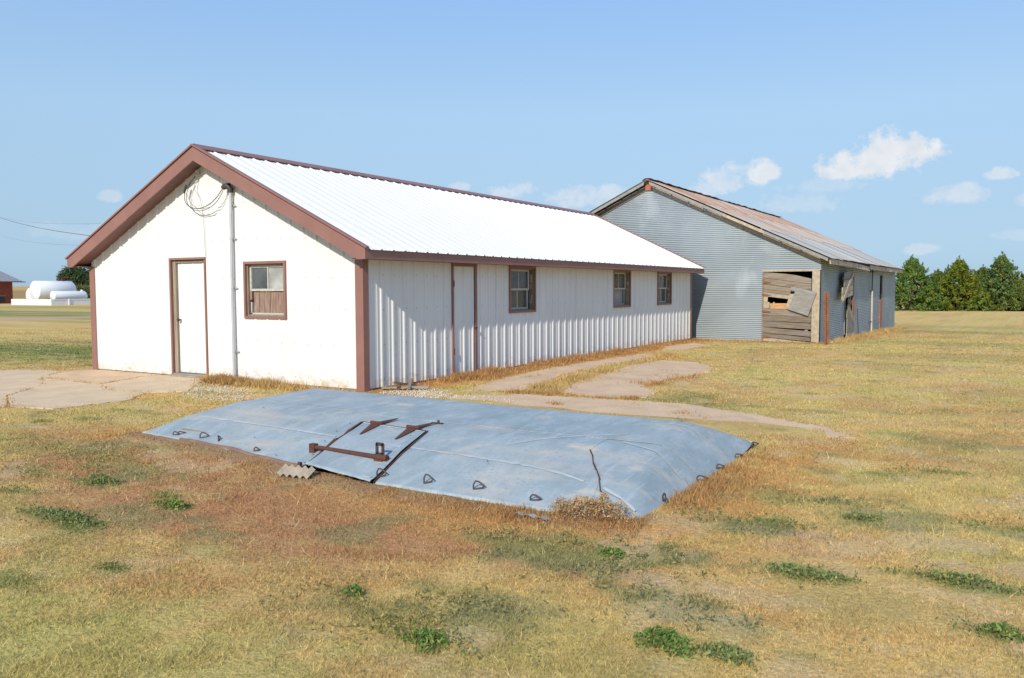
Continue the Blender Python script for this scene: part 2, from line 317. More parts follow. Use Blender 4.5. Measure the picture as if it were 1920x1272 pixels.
GREEN = [  # x, y, rx, ry, colour, strength
    (6.50, -7.15, .62, .22, OLV, .8), (6.85, -6.85, .40, .14, GGR, .7), (6.76, -5.85, .50, .24, GGR, .8), (6.45, -5.75, .5, .15, OLV, .7), (7.46, -5.45, .28, .16, GGR, .8), (7.15, -5.6, .28, .12, GRN, .6),
    (7.56, -6.2, .34, .13, GGR, .85), (7.7, -6.35, .25, .08, GRN, .7), (7.57, -4.54, .32, .18, GGR, .75), (7.75, -4.4, .2, .12, GRN, .7), (8.19, -5.4, .22, .11, GRN, .85), (7.93, -6.37, .3, .12, GGR, .5),
    (2.3, -6.12, .22, .11, GRN, .9), (3.31, -6.98, .50, .12, GRN, .9), (3.0, -6.95, .3, .1, GGR, .8), (6.83, -7.29, .16, .07, BGR, .8), (3.59, -6.3, .16, .08, GRN, .7), (2.03, -5.65, .6, .2, OLV, .8), (2.3, -5.9, .3, .12, GGR, .6),
    (4.2, -7.87, .22, .1, GRN, .8), (3.23, -6.12, .16, .08, GRN, .7), (4.54, -7.44, .10, .05, GRN, .7), (1.35, -6.18, .45, .13, OLV, .8), (9.19, -5.77, .10, .06, GRN, .8), (8.98, -5.08, .36, .10, GRN, .75),
    (9.24, -3.78, .3, .14, GRN, .6), (8.2, -2.29, .18, .10, GRN, .6), (8.65, -1.9, .25, .10, GRN, .6), (7.56, -3.57, .34, .18, OLV, .8), (4.84, 1.9, .55, .6, GRN, .55), (5.4, 1.4, .5, .35, GRN, .4), (8.3, -3.95, .12, .08, GRN, .7),
    (8.0, -3.51, .25, .10, GGR, .6), (1.93, -6.68, .2, .08, GRN, .6), (6.55, -6.68, .22, .1, OLV, .7), (6.89, -5.59, .6, .18, OLV, .6), (-1.25, -3.99, .22, .14, GRN, .6), (-1.59, -4.44, .16, .10, GRN, .5), (0.4, -5.4, 1.3, .3, OLV, .55),
    (8.2, 12.5, 2.2, 1.2, OLV, .5), (7.5, 19, 3, 1.2, GGR, .4), (6, 30, 5, 1.6, GGR, .55), (8, 37, 8, 2, GGR, .4), (6.4, 9, 1.6, .8, OLV, .35), (10.5, 5, 1.6, .6, OLV, .35), (9.6, 1.3, .8, .3, GGR, .35),
    # far-left lawn bands between the track and the shed
    (-13.5, 3.2, 5.5, 1.7, GRN, .85), (-19, 1.0, 8, 1.6, GRN, .75), (-15, 5.5, 3.5, .7, GGR, .7), (-44, 21, 22, 3.4, GRN, .8), (-58, 25, 22, 3.2, GGR, .8), (-30, 15.5, 7, .9, GGR, .6), (-70, 36, 24, 4, OLV, .6)]
RED = [(3.0, -6.2, 1.9, .5, RBR, .6), (1.6, -5.6, 1.2, .5, RBR, .5), (4.9, -6.3, 1.3, .4, RBR, .55), (5.8, -5.9, .9, .3, RBR, .5), (2.2, -5.35, 1.9, .62, RBR, .85), (4.6, -5.7, 2.0, .62, RBR, .85), (5.9, -5.45, 1.2, .35, ORB, .75), (6.8, -5.1, .55, .28, ORB, .95), (7.3, -4.1, .38, .75, ORB, .85), (7.35, -2.7, .35, 1.0, ORB, .8), (-.2, -4.9, 1.2, .55, RBR, .55),
       (.2, -4.6, .5, .3, ORB, .7), (4.4, -6.5, 1.6, .45, RBR, .5), (8.2, -3.2, .45, .3, ORB, .4), (8.9, 3, .9, .5, ORB, .25), (5.8, 12, 2.5, .6, ORB, .3), (5.0, -7.4, 1, .3, RBR, .35), (7.9, -4.6, .3, .14, DIRT, .8), (7.35, -5.9, .3, .1, DIRT, .5), (8.0, -5.9, .3, .12, PALE, .6), (8.1, -4.9, .3, .14, DIRT, .55)]
def lerp3(c, k, m): return c * (1 - m[:, None]) + np.array(k)[None, :] * m[:, None]
def bare(x, y): return sst(.62, .72, fbm(x * 2.1 + 3.3, y * 2.1, 131, 4)) * (1 - blob(x, y, 5.2, -8.2, 2.5, 1.0))
def turf(x, y):
    x = np.asarray(x, float); y = np.asarray(y, float)
    n1 = fbm(x * .35, y * .35, 11, 4); n2 = fbm(x * 1.1, y * 1.1, 21, 4); n3 = fbm(x * 3.2, y * 3.2, 31, 4)
    c = np.tile(np.array(TAN), (len(x), 1))
    c = lerp3(c, YEL, sst(.42, .60, n1) * .8)
    c = lerp3(c, YGR, sst(.50, .66, n2) * .55)
    c = lerp3(c, RBR, sst(.54, .70, fbm(x * .8 + 4, y * .8, 41, 4)) * .4)
    c = lerp3(c, PALE, sst(.60, .74, n3) * .45)
    near = sst(16, 8, np.hypot(x - 9.2, y + 10.4))
    c = lerp3(c, OLV, near * sst(.50, .66, fbm(x * 1.9, y * 1.9, 51, 4)) * .38)
    c = lerp3(c, ORB, near * sst(.55, .70, fbm(x * 2.6, y * 2.6, 55, 4)) * .35)
    for b in RED: c = lerp3(c, b[4], blob(x, y, *b[:4]) * b[5])
    for b in GREEN:
        c = lerp3(c, b[4], blob(x, y, *b[:4], seed=7) * b[5])
    c = lerp3(c, YGR, blob(x, y, 5.6, -8.3, 1.6, .8) * .75); c = lerp3(c, YGR, blob(x, y, 4.2, -8.6, 1.4, .8) * .6); c = lerp3(c, YEL, blob(x, y, 7.2, -6.7, 1.0, .35) * .5)
    c = lerp3(c, (.60, .44, .27), bare(x, y) * .45)
    # worn greens scattered over the whole yard
    c = lerp3(c, GGR, sst(.64, .74, fbm(x * 1.3 + 31, y * 2.1, 61, 4)) * .5 * sst(70, 20, np.hypot(x - 9, y + 10)))
    # orange-brown weeds hugging the walls and the cover
    dw = np.where((y > -.2) & (y < 16.6), np.abs(x - .32), 9.); c = lerp3(c, ORB, sst(.75, .25, dw + .5 * (n3 - .5)) * .9)
    dg = np.where((x > -3.9) & (x < .3), np.abs(y + .25), 9.); c = lerp3(c, (.45, .29, .12), sst(.55, .15, dg + .4 * (n3 - .5)) * .8)
    db = np.where((x > -.5) & (x < 4.3), np.abs(y - 16.75), np.where((y > 16.7) & (y < 36), np.abs(x - 4.25), 9)); c = lerp3(c, (.48, .30, .12), sst(.8, .2, db + .4 * (n3 - .5)) * .8)
    ce = np.where((x > .3) & (x < 7.0), np.abs(y - cell_edge(np.clip(x, .48, 6.95)) + .08), 9.); c = lerp3(c, (.36, .225, .13), sst(.32, .08, ce + .25 * (n3 - .5)) * .85)
    # track beyond the shed, then stubble fields
    tr = np.abs(x + 42.5 - .2 * (y - 16)); c = lerp3(c, (.52, .37, .26), sst(3.6, 2.2, tr + 2.5 * (n1 - .5) + 1.5 * (n2 - .5)) * .9)
    r = np.hypot(x - 9, y + 10)
    c = lerp3(c, (.50, .37, .15), sst(110, 150, r) * .7)
    c = lerp3(c, (.33, .22, .115), sst(150, 230, r) * sst(520, 380, r) * .8)
    c = lerp3(c, (.56, .36, .155), sst(430, 560, r) * .85)
    return c * (.90 + .2 * fbm(x * 14, y * 14, 71, 3))[:, None]

# terrain: one sheet, fine near the camera, coarse to the horizon
def axis(lo, hi, st, far):
    a = list(np.arange(lo, hi + 1e-6, st)); s = st
    while a[-1] < far: s *= 1.13; a.append(a[-1] + s)
    s = st; b = []
    x = lo
    while x > -far: s *= 1.13; x -= s; b.append(x)
    return np.array(b[::-1] + a)
gx = axis(-9, 13, .085, 2600); gy = axis(-10.5, 18, .085, 2600)
GX, GY = np.meshgrid(gx, gy); fx = GX.ravel(); fy = GY.ravel()
nx, ny = len(gx), len(gy)
idx = np.arange(nx * ny).reshape(ny, nx)
F = np.stack([idx[:-1, :-1], idx[:-1, 1:], idx[1:, 1:], idx[1:, :-1]], -1).reshape(-1, 4)
GROUNDM = nmat('dry_turf_ground', (.74, .73, .72), (1.12, 1.10, 1.06), (26, 26, 26), lo=.3, hi=.7, rough=1, bump=.02, bscale=(30, 30, 30), spec=.0, attr='Col')
ground = np_mesh('ground', np.stack([fx, fy, terr(fx, fy)], 1), F, GROUNDM, turf(fx, fy), smooth=True); ground['kind'] = 'structure'

# ------------------------------------------------------------------ concrete slabs and paths
def rough_poly(pts, step=.09, jit=.03):
    out = []
    for i in range(len(pts)):
        a = np.array(pts[i]); b = np.array(pts[(i + 1) % len(pts)]); n = max(1, int(np.hypot(*(b - a)) / step))
        for k in range(n):
            p = a + (b - a) * k / n
            out.append((p[0] + random.uniform(-jit, jit), p[1] + random.uniform(-jit, jit)))
    return out
SLABS = []
def slab(name, pts, mat, top=.03, jit=.03, parent=None):
    pp = rough_poly(pts, jit=jit); SLABS.append(np.array(pp))
    bm = bmesh.new(); vs_ = [bm.verts.new((x, y, 0)) for x, y in pp]; f = bm.faces.new(vs_); bm.normal_update()
    if f.normal.z < 0: f.normal_flip()
    ex = bmesh.ops.extrude_face_region(bm, geom=[f]); 
    for v in ex['geom']:
        if isinstance(v, bmesh.types.BMVert): v.co.z = top
    bot = [v for v in bm.verts if v.co.z == 0]
    for v in bot: v.co.z = -.15
    tz = float(terr(np.array([pp[0][0]]), np.array([pp[0][1]]))[0])
    bmesh.ops.triangulate(bm, faces=[q for q in bm.faces if len(q.verts) > 4])
    bmesh.ops.recalc_face_normals(bm, faces=bm.faces)
    me = bpy.data.meshes.new(name); bm.to_mesh(me); bm.free(); me.materials.append(mat)
    o = bpy.data.objects.new(name, me); COL.objects.link(o); o.location = (0, 0, tz)
    if parent: o.parent = parent
    else: o['kind'] = 'structure'
    return o
drive = bpy.data.objects.new('concrete_pavement', None); COL.objects.link(drive); drive['kind'] = 'structure'
slab('concrete_slab', [(-6.95, -1.45), (-7.75, -.55), (-7.62, .3), (-5.25, -.03), (-5.44, -.29), (-4.85, -1.58)], CONC2, .014, .02, drive)
slab('concrete_slab', [(-4.80, -1.6), (-5.40, -.29), (-5.22, -.03), (-3.9, -.03), (-3.3, -.75), (-2.62, -1.46), (-3.0, -1.9), (-3.7, -2.05)], CONC, .016, .025, drive)
slab('concrete_slab', [(-6.9, -1.5), (-4.83, -1.63), (-3.7, -2.09), (-3.0, -1.94), (-2.42, -2.67), (-2.52, -3.77), (-3.3, -3.95), (-4.65, -3.28), (-5.6, -2.2)], CONC, .012, .02, drive)
slab('concrete_slab', [(-6.95, -1.48), (-5.63, -2.17), (-4.67, -3.31), (-3.33, -4.0), (-5.2, -5.0), (-9, -5.2), (-10.5, -3.0), (-8.8, -.7), (-7.8, -.55)], CONC, .012, .02, drive)
path = bpy.data.objects.new('concrete_path', None); COL.objects.link(path); path['kind'] = 'structure'
slab('concrete_slab', [(2.94, 1.5), (3.6, 1.3), (4.3, 1.6), (4.2, 2.4), (3.75, 2.9), (3.6, 4.0), (3.95, 5.2), (3.85, 6.7), (3.0, 7.9), (2.15, 7.92), (2.05, 6.2), (2.3, 4.4), (2.45, 2.8)], CONC2, .012, .07, path)
slab('concrete_slab', [(1.40, .9), (1.0, 2.5), (.78, 4.6), (.8, 6.6), (1.0, 9.6), (1.75, 9.2), (1.5, 6.8), (1.55, 4.8), (1.8, 3.2), (2.25, 1.35)], CONC2, .010, .08, path)
slab('concrete_slab', [(1.55, .35), (1.9, -.55), (3.3, -.85), (4.2, -.75), (4.84, -.45), (6.1, -.82), (6.84, -1.0), (7.4, -.78), (7.66, -.42), (7.3, .12), (6.3, .7), (4.94, 1.25), (3.5, 1.1), (2.4, .95)], CONC2, .009, .07, path)
slab('concrete_slab', [(.54, 12.3), (.75, 14.3), (1.4, 13.6), (1.62, 11.4), (1.0, 10.9)], CONC2, .010, .07, path)

# ------------------------------------------------------------------ white ribbed shed
W, LN, PITCH = 7.55, 16.12, .3048
RZ, EZ, EO, FO = 4.3219, 2.3523, .3345, .2966           # ridge and eave height, eave and rake overhang
SL = (RZ - EZ) / (W / 2 + EO)
shed = thing('metal_shed', 'long white ribbed metal shed with brown trim and a white metal roof', 'shed', (-W / 2, LN / 2, 0))
BREAKS = [(-.038, 0), (-.016, .0195), (.016, .0195), (.038, 0), (.082, 0), (.092, .005), (.108, .005), (.118, 0), (.187, 0), (.197, .005), (.213, .005), (.223, 0)]
def rib_h(s, ph):
    t = ((s - ph + .06) % PITCH) - .06
    xs = [b[0] for b in BREAKS] + [PITCH - .038]; hs = [b[1] for b in BREAKS] + [0]
    return float(np.interp(t, xs, hs))
def rib_pts(a, b, ph):
    out = [a]; k = math.floor((a - ph) / PITCH) - 1
    while ph + k * PITCH < b + PITCH:
        for t, h in BREAKS:
            s = ph + k * PITCH + t
            if a + 1e-4 < s < b - 1e-4: out.append(s)
        k += 1
    out.append(b); return [(s, rib_h(s, ph)) for s in sorted(out)]
def ribbed(mb, a, b, zlo, zhi, to, ph, extra=()):
    pts = rib_pts(a, b, ph)
    for e in extra:
        if a < e < b: pts.append((e, rib_h(e, ph)))
    pts.sort()
    zl = zlo if callable(zlo) else (lambda s: zlo); zh = zhi if callable(zhi) else (lambda s: zhi)
    mb.grid([[to(s, h, zl(s)) for s, h in pts], [to(s, h, zh(s)) for s, h in pts]])
def wall_panels(name, s0, s1, zlo, zhi, to, ph, opens, mat, parent, width=.9144, extra=()):
    a = s0; k = 0
    first = ph - .04
    while first <= s0 + .05: first += width
    edges = [s0] + [first + i * width for i in range(60) if first + i * width < s1 - .05] + [s1]
    for a, b in zip(edges[:-1], edges[1:]):
        mb = MB(); lift = .0016 * (k % 2); k += 1
        tt = lambda s, h, z, l=lift: to(s, h + l, z)
        cuts = sorted({a, b, *[max(a, min(b, o[0])) for o in opens], *[max(a, min(b, o[1])) for o in opens]})
        for c, d in zip(cuts[:-1], cuts[1:]):
            if d - c < 1e-4: continue
            m = (c + d) / 2; here = [o for o in opens if o[0] < m < o[1]]
            if not here: ribbed(mb, c, d, zlo, zhi, tt, ph, extra)
            else:
                o = here[0]
                if o[2] > zlo + .02:
                    if o[0] <= a + 1e-3 and o[1] >= b - 1e-3:
                        m2 = MB(); ribbed(m2, c, d, zlo, o[2], tt, ph, extra); m2.build(name, mat, parent)
                    else: ribbed(mb, c, d, zlo, o[2], tt, ph, extra)
                ribbed(mb, c, d, o[3], zhi, tt, ph, extra)
        if mb.f: mb.build(name, mat, parent)
roofz = lambda x: EZ + SL * (EO - x) if x > -W / 2 else EZ + SL * (x + W + EO)
PHF, PHS = -.12, .456
front_o = [(-4.92, -3.90, .03, 2.29), (-2.80, -1.79, 1.21, 2.18)]
side_o = [(2.52, 3.32, .02, 2.17), (4.63, 5.69, 1.21, 2.16), (9.93, 11.03, 1.21, 2.17), (13.14, 14.23, 1.22, 2.17)]
wall_panels('wall_panel', -W, 0, .035, lambda x: roofz(x) - .05, lambda s, h, z: (s, -h, z), PHF, front_o, SIDING, shed, extra=(-W / 2,))
wall_panels('wall_panel', 0, LN, .035, 2.26, lambda s, h, z: (h, s, z), PHS, side_o, SIDING, shed)
wall_panels('wall_panel', 0, LN, .035, 2.26, lambda s, h, z: (-W - h, s, z), PHS, [], SIDING, shed, width=5.4864)
wall_panels('wall_panel', -W, 0, .035, lambda x: roofz(x) - .05, lambda s, h, z: (s, LN + h, z), PHF, [], SIDING, shed, width=3.6576, extra=(-W / 2,))
f = MB(); f.box(-W + .02, -.02, .02, .16, -.2, .045); f.box(-W + .02, -.02, LN - .16, LN - .02, -.2, .045); f.box(-.16, -.02, .16, LN - .16, -.2, .045); f.box(-W + .02, -W + .16, .16, LN - .16, -.2, .045)
f.build('foundation', FOUND, shed)
f = MB(); f.box(-W + .17, -.17, .17, LN - .17, -.1, .03); f.build('floor', FLOORM, shed)
# roof sheets, ribs running down the slope; full sheets share one mesh per slope
RY0, RY1 = -FO, LN + FO
def roof_sheet(side, y0, wd):
    def to(s, h, t):
        x = (EO + .04) + (-W / 2 - EO - .04) * t; z = EZ - .04 * SL + (RZ - EZ + .04 * SL) * t
        if side < 0: x = -W - x
        return (x + (SL * h * .9 if side > 0 else -SL * h * .9), s, z + h * .95)
    mb = MB(); ribbed(mb, y0, y0 + wd, 0., 1., to, RY0 + .04, ()); return mb
ntot = RY1 - RY0; nfull = int(ntot / .9144)
for sd in (1, -1):
    first = roof_sheet(sd, RY0, .9144).build('roof_panel', ROOFW, shed, origin=(0, RY0, 0))
    base = first.location.copy()
    for k in range(1, nfull):
        c = first.copy(); COL.objects.link(c); c.parent = shed; c.location = base + Vector((0, k * .9144, .0015 * (k % 2)))
    roof_sheet(sd, RY0 + nfull * .9144, ntot - nfull * .9144).build('roof_panel', ROOFW, shed, origin=(0, RY0 + nfull * .9144, 0))
# ridge cap
mb = MB(); a = .17
rows = [[(-W / 2 - a, y, RZ - a * SL + .034), (-W / 2 - a + .01, y, RZ - (a - .01) * SL + .05), (-W / 2, y, RZ + .062), (-W / 2 + a - .01, y, RZ - (a - .01) * SL + .05), (-W / 2 + a, y, RZ - a * SL + .034)] for y in (RY0 - .01, LN / 2, RY1 + .01)]
mb.grid(rows); mb.build('ridge_cap', BROWN, shed)
# rake fascia boards, rake caps and soffits
for yy, sg in ((RY0, -1), (RY1, 1)):
    for sd in (1, -1):
        fx_ = (lambda x: x) if sd > 0 else (lambda x: -W - x)
        P = [(fx_(EO + .01), EZ - .17), (fx_(EO + .01), EZ - .005), (-W / 2, RZ - .005), (-W / 2, RZ - .25), (fx_(EO - .16), EZ - .17)]
        b = MB(); b.prism([(x, yy, z) for x, z in P], (0, sg * .028, 0)); b.build('rake_fascia', BROWN, shed)
        b = MB(); b.bar((fx_(EO + .05), yy + sg * .012, EZ - .022 + .034), (-W / 2, yy + sg * .012, RZ + .036), .075, .03); b.build('rake_trim', BROWN, shed)
        b = MB(); y2 = -.006 if sg < 0 else LN + .006
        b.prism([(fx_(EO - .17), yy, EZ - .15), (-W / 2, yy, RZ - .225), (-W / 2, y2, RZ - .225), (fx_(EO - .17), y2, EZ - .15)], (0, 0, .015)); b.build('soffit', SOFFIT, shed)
for sd in (1, -1):
    fx_ = (lambda x: x) if sd > 0 else (lambda x: -W - x)
    b = MB(); x0, x1 = sorted((fx_(EO - .012), fx_(EO + .012))); b.box(x0, x1, RY0 + .002, RY1 - .002, EZ - .166, EZ - .012); b.build('eave_fascia', BROWN, shed)
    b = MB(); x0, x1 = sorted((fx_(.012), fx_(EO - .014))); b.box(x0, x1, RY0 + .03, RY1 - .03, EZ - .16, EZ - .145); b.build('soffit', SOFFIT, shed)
# corner trims
for cx, cy, sx, sy in ((0, 0, 1, -1), (-W, 0, -1, -1), (0, LN, 1, 1), (-W, LN, -1, 1)):
    b = MB(); zt = EZ - .164; o = .034
    x_in = cx - sx * .14; y_in = cy - sy * .10
    pts = [(x_in, cy + sy * (o - .01)), (x_in, cy + sy * o), (cx + sx * o, cy + sy * o), (cx + sx * o, y_in), (cx + sx * (o - .01), y_in), (cx + sx * (o - .01), cy + sy * (o - .01))]
    b.prism([(x, y, .0) for x, y in pts], (0, 0, zt)); b.build('corner_trim', BROWN, shed)
# screws in rows
b = MB()
def screw(p, n):
    n = Vector(n); a = n.orthogonal().normalized(); c = n.cross(a); p = Vector(p)
    ring = [p + a * .009 * math.cos(k * math.pi / 2.5) + c * .009 * math.sin(k * math.pi / 2.5) for k in range(5)]
    b.poly([q + n * .006 for q in ring]); b.grid([ring, [q + n * .006 for q in ring]], False, True)
def clear(s, z, ops): return all(not (o[0] - .03 < s < o[1] + .03 and o[2] - .03 < z < o[3] + .03) for o in ops)
for z in (.16, .76, 1.36, 1.9, 2.6, 3.3, 3.9):
    for k in range(-30, 3):
        s = PHF + k * PITCH + .06 + random.uniform(-.006, .006)
        if -W + .15 < s < -.15 and z < roofz(s) - .2 and clear(s, z, front_o): screw((s, -.001, z + random.uniform(-.012, .012)), (0, -1, 0))
for z in (.16, .76, 1.36, 1.95):
    for k in range(0, 54):
        s = PHS + k * PITCH + .06 + random.uniform(-.006, .006)
        if .15 < s < LN - .1 and clear(s, z, side_o): screw((.001, s, z + random.uniform(-.012, .012)), (1, 0, 0))
sc_ = b.build('screw', nmat('screw_head', (.42, .40, .37), (.30, .27, .24), (20, 20, 20), rough=.5, metal=.3), shed); sc_['kind'] = 'stuff'

# openings: local frame s along wall, d depth into the wall, z up
def FR(s, d, z): return (s, d, z)             # front gable: into wall = +y
def SD(s, d, z): return (-d, s, z)            # long side: into wall = -x
def lbox(mb, T, s0, s1, d0, d1, z0, z1):
    q = [(s0, d0), (s1, d0), (s1, d1), (s0, d1)]
    mb.hexa([T(s, d, z0) for s, d in q], [T(s, d, z1) for s, d in q])
def ring(mb, T, s0, s1, z0, z1, w, d0, d1):
    """picture frame of width w standing inside the rectangle"""
    lbox(mb, T, s0, s1, d0, d1, z1 - w, z1); lbox(mb, T, s0, s1, d0, d1, z0, z0 + w)
    lbox(mb, T, s0, s0 + w, d0, d1, z0 + w, z1 - w); lbox(mb, T, s1 - w, s1, d0, d1, z0 + w, z1 - w)
def window(T, o, kind):
    s0, s1, z0, z1 = o
    g = MB(); ring(g, T, s0 - .03, s1 + .03, z0 - .03, z1 + .03, .045, -.036, .012)
    win = g.build('window', BROWN, shed)
    g = MB(); ring(g, T, s0 + .003, s1 - .003, z0 + .003, z1 - .003, .035, .013, .13); g.build('jamb', WOODZ, win)
    a0, a1, b0, b1 = s0 + .04, s1 - .04, z0 + .04, z1 - .04
    if T is SD: a1 = s1 - .10
    zm = (b0 + b1) / 2 + (.0 if kind != 'front' else -.02); sm_ = (a0 + a1) / 2
    D0, D1 = .075, .105
    def sash(z0_, z1_, d0, d1, munt):
        g = MB(); ring(g, T, a0, a1, z0_, z1_, .042, d0, d1)
        if munt: lbox(g, T, sm_ - .013, sm_ + .013, d0 + .002, d1 - .002, z0_ + .042, z1_ - .042)
        return g.build('sash', SASH, win)
    def pane(u0, u1, z0_, z1_, d, mat):
        g = MB(); lbox(g, T, u0, u1, d, d + .004, z0_, z1_); g.build('pane', mat, win)
    if kind == 'front':
        sash(zm, b1, D0 - .02, D1 - .02, True)
        pane(a0 + .043, sm_ - .014, zm + .043, b1 - .043, D0, GLASS); pane(sm_ + .014, a1 - .043, zm + .043, b1 - .043, D0, GLASSF)
        n = 6; wd = (a1 - a0 - .07) / n
        for k in range(n):
            g = MB(); d = .085 + random.uniform(0, .008); lbox(g, T, a0 + .06 + k * wd, a0 + .06 + (k + 1) * wd - .006, d, d + .02, b0 + .02, zm - .01); g.build('board', WOODR, win)
        g = MB(); lbox(g, T, a0 + .04, a1, .06, .10, b0 - .0, b0 + .03); lbox(g, T, a0 + .02, a0 + .045, .05, .09, b0 + .03, zm - .2); g.build('sill', SASH, win)
        g = MB(); lbox(g, T, a0 + .14, sm_ + .1, .16, .18, zm - .1, zm + .24); g.build('paper', PAPER, win)
        g = MB(); lbox(g, T, a0 - .02, a0 + .05, .05, .075, zm - .16, zm + .01); g.build('sash_block', WOODR, win)
    else:
        sash(zm - .02, b1, D0, D1, True); 
        if kind == 'open':
            g = MB(); ring(g, T, a0, a1, b0, zm + .03, .03, D1 + .003, D1 + .03); g.build('sash', SASH, win)
            g = MB(); lbox(g, T, a0 + .02, a1 - .02, D1 + .05, D1 + .07, b0 + .01, zm + .01); g.build('board', nmat('dull_fibreboard', (.36, .345, .335), (.29, .27, .255), (4, 4, 4), rough=.9), win)
        else:
            sash(b0, zm + .02, D1 + .003, D1 + .03, True)
            for u0, u1 in ((a0 + .043, sm_ - .014), (sm_ + .014, a1 - .043)): pane(u0, u1, b0 + .043, zm - .022, D1 + .015, GLASS)
        for u0, u1 in ((a0 + .043, sm_ - .014), (sm_ + .014, a1 - .043)): pane(u0, u1, zm + .023, b1 - .043, D0 + .015, GLASS)
        if kind == 'blind':
            g = MB()
            for i in range(30):
                zz = b0 + .05 + i * .029
                if zz < b1 - .06: lbox(g, T, a0 + .03, a1 - .03, D1 + .06, D1 + .075, zz, zz + .016)
            bl = g.build('blind', BLIND, win)
            g = MB(); lbox(g, T, a0 + .03, sm_ - .02, D1 + .034, D1 + .045, zm + .03, b1 - .05); g.build('paper', PAPER, win)
        if kind == 'plain':
            g = MB(); lbox(g, T, a0 + .02, a1 - .12, D1 + .30, D1 + .32, b0, zm + .25); g.build('curtain', nmat('dingy_curtain', (.13, .15, .16), (.10, .11, .12), (5, 5, 5), rough=.95), win)
        g = MB()
        for i in range(7):      # curled flakes of old paint on the far jamb
            zz = random.uniform(b0, b1 - .1); lbox(g, T, s1 - .052, s1 - .041, .02 + random.random() * .04, .07 + random.random() * .03, zz, zz + random.uniform(.03, .11))
        g.build('paint_flake', nmat('peeling_cream_paint', (.52, .47, .33), (.42, .36, .24), (20, 20, 20), rough=.8), win)
    return win
window(FR, front_o[1], 'front'); window(SD, side_o[1], 'plain'); window(SD, side_o[2], 'open'); window(SD, side_o[3], 'blind')
# front door: recessed white ribbed leaf in a weathered wooden frame
s0, s1, z0, z1 = front_o[0]
g = MB(); lbox(g, FR, s0 - .02, s0 + .025, -.036, .01, .03, z1 + .03); lbox(g, FR, s0 + .025, s1 + .02, -.036, .01, z1 - .01, z1 + .03); lbox(g, FR, s1 - .012, s1 + .02, -.036, .01, .03, z1 - .02)
dfr = g.build('door_frame', BROWN, shed)
g = MB(); lbox(g, FR, s0 + .03, s0 + .12, .011, .10, .08, z1 - .021); g.build('jamb', WOODZ, dfr)
g = MB(); lbox(g, FR, s0 + .121, s1 - .005, .02, .10, z1 - .07, z1 - .021); g.build('jamb', WOODZ, dfr)
g = MB(); lbox(g, FR, s0 + .0, s1, -.03, .12, -.02, .075); g.build('threshold', WOODG, dfr)
g = MB(); ribbed(g, s0 + .13, s1 - .01, .115, z1 - .075, lambda s, h, z: (s, .055 - h * .6, z), PHF + .05); lbox(g, FR, s0 + .13, s1 - .01, .058, .09, .09, z1 - .074)
door = g.build('door', SIDING, shed)
g = MB(); g.tube([(s0 + .19, .06, 1.12), (s0 + .19, .0, 1.12)], .012, 8); g.tube([(s0 + .19, .0, 1.12), (s0 + .19, -.035, 1.12)], [.032, .024], 10); g.build('handle', DARKIRON, door)
g = MB(); lbox(g, FR, s0 - .05, s1 + .25, -.10, -.035, -.02, .05); g.build('step', FOUND, shed)
# side door: clad in the same ribbed sheet
s0, s1, z0, z1 = side_o[0]
g = MB(); lbox(g, SD, s0 - .02, s0 + .02, -.036, .01, .04, z1 + .02); lbox(g, SD, s0 + .02, s1 + .03, -.036, .01, z1 - .03, z1 + .02); lbox(g, SD, s1 - .045, s1 + .03, -.03, .012, .04, z1 - .03)
dfr2 = g.build('door_frame', BROWN, shed)
g = MB(); ribbed(g, s0 + .022, s1 - .05, .05, z1 - .035, lambda s, h, z: (h + .001, s, z), PHS + .02); door2 = g.build('door', SIDING, shed)
g = MB(); g.tube([(.0, s1 - .075, .93), (.05, s1 - .075, .93)], .012, 8); g.tube([(.05, s1 - .10, .93), (.055, s1 - .01, .93)], .014, 8); g.build('handle', RUST, door2)
for zz in (.45, 1.75):
    g = MB(); lbox(g, SD, s0 + .021, s0 + .07, -.012, -.001, zz, zz + .1); g.tube([(.04, s0 + .021, zz - .01), (.04, s0 + .021, zz + .11)], .01, 8); g.build('hinge', RUST, door2)
# service conduit, weatherhead, drip loop, insulator
g = MB(); cxx = -3.08
g.tube([(cxx, -.075, -.02), (cxx - .005, -.075, 1.8), (cxx + .01, -.075, 3.5)], .028, 12); con = g.build('conduit', PIPE, shed)
for zz in (.55, 1.72, 2.62, 3.22):
    g = MB(); g.tube([(cxx, -.075, zz), (cxx, -.075, zz + .03)], .033, 12); g.bar((cxx - .085, -.035, zz + .015), (cxx + .085, -.035, zz + .015), .006, .03); g.build('strap', PIPE, con)
g = MB(); g.tube([(cxx + .01, -.075, 3.47), (cxx + .01, -.075, 3.53), (cxx - .03, -.09, 3.585), (cxx - .10, -.12, 3.58), (cxx - .13, -.125, 3.55)], [.045, .055, .062, .055, .045], 10); g.build('weatherhead', BLACKM, con)
ins = Vector((-3.99, 0, 3.88))
g = MB(); g.tube([ins + Vector((0, .0, 0)), ins + Vector((0, -.10, 0))], .018, 8); g.tube([ins + Vector((0, -.06, -.03)), ins + Vector((0, -.06, .0)), ins + Vector((0, -.06, .04))], [.04, .03, .042], 10); g.build('insulator', PORC, shed)
def sag(p, q, drop, n=14, side=0):
    p = Vector(p); q = Vector(q); out = []
    for i in range(n + 1):
        t = i / n; v = p.lerp(q, t); v.z -= drop * 4 * t * (1 - t); v.y -= side * math.sin(t * math.pi); out.append(v)
    return out
def bez(P, n=18):
    out = []
    for i in range(n + 1):
        t = i / n; k = len(P) - 1
        out.append(sum((Vector(P[j]) * math.comb(k, j) * t ** j * (1 - t) ** (k - j) for j in range(k + 1)), Vector((0, 0, 0))))
    return out
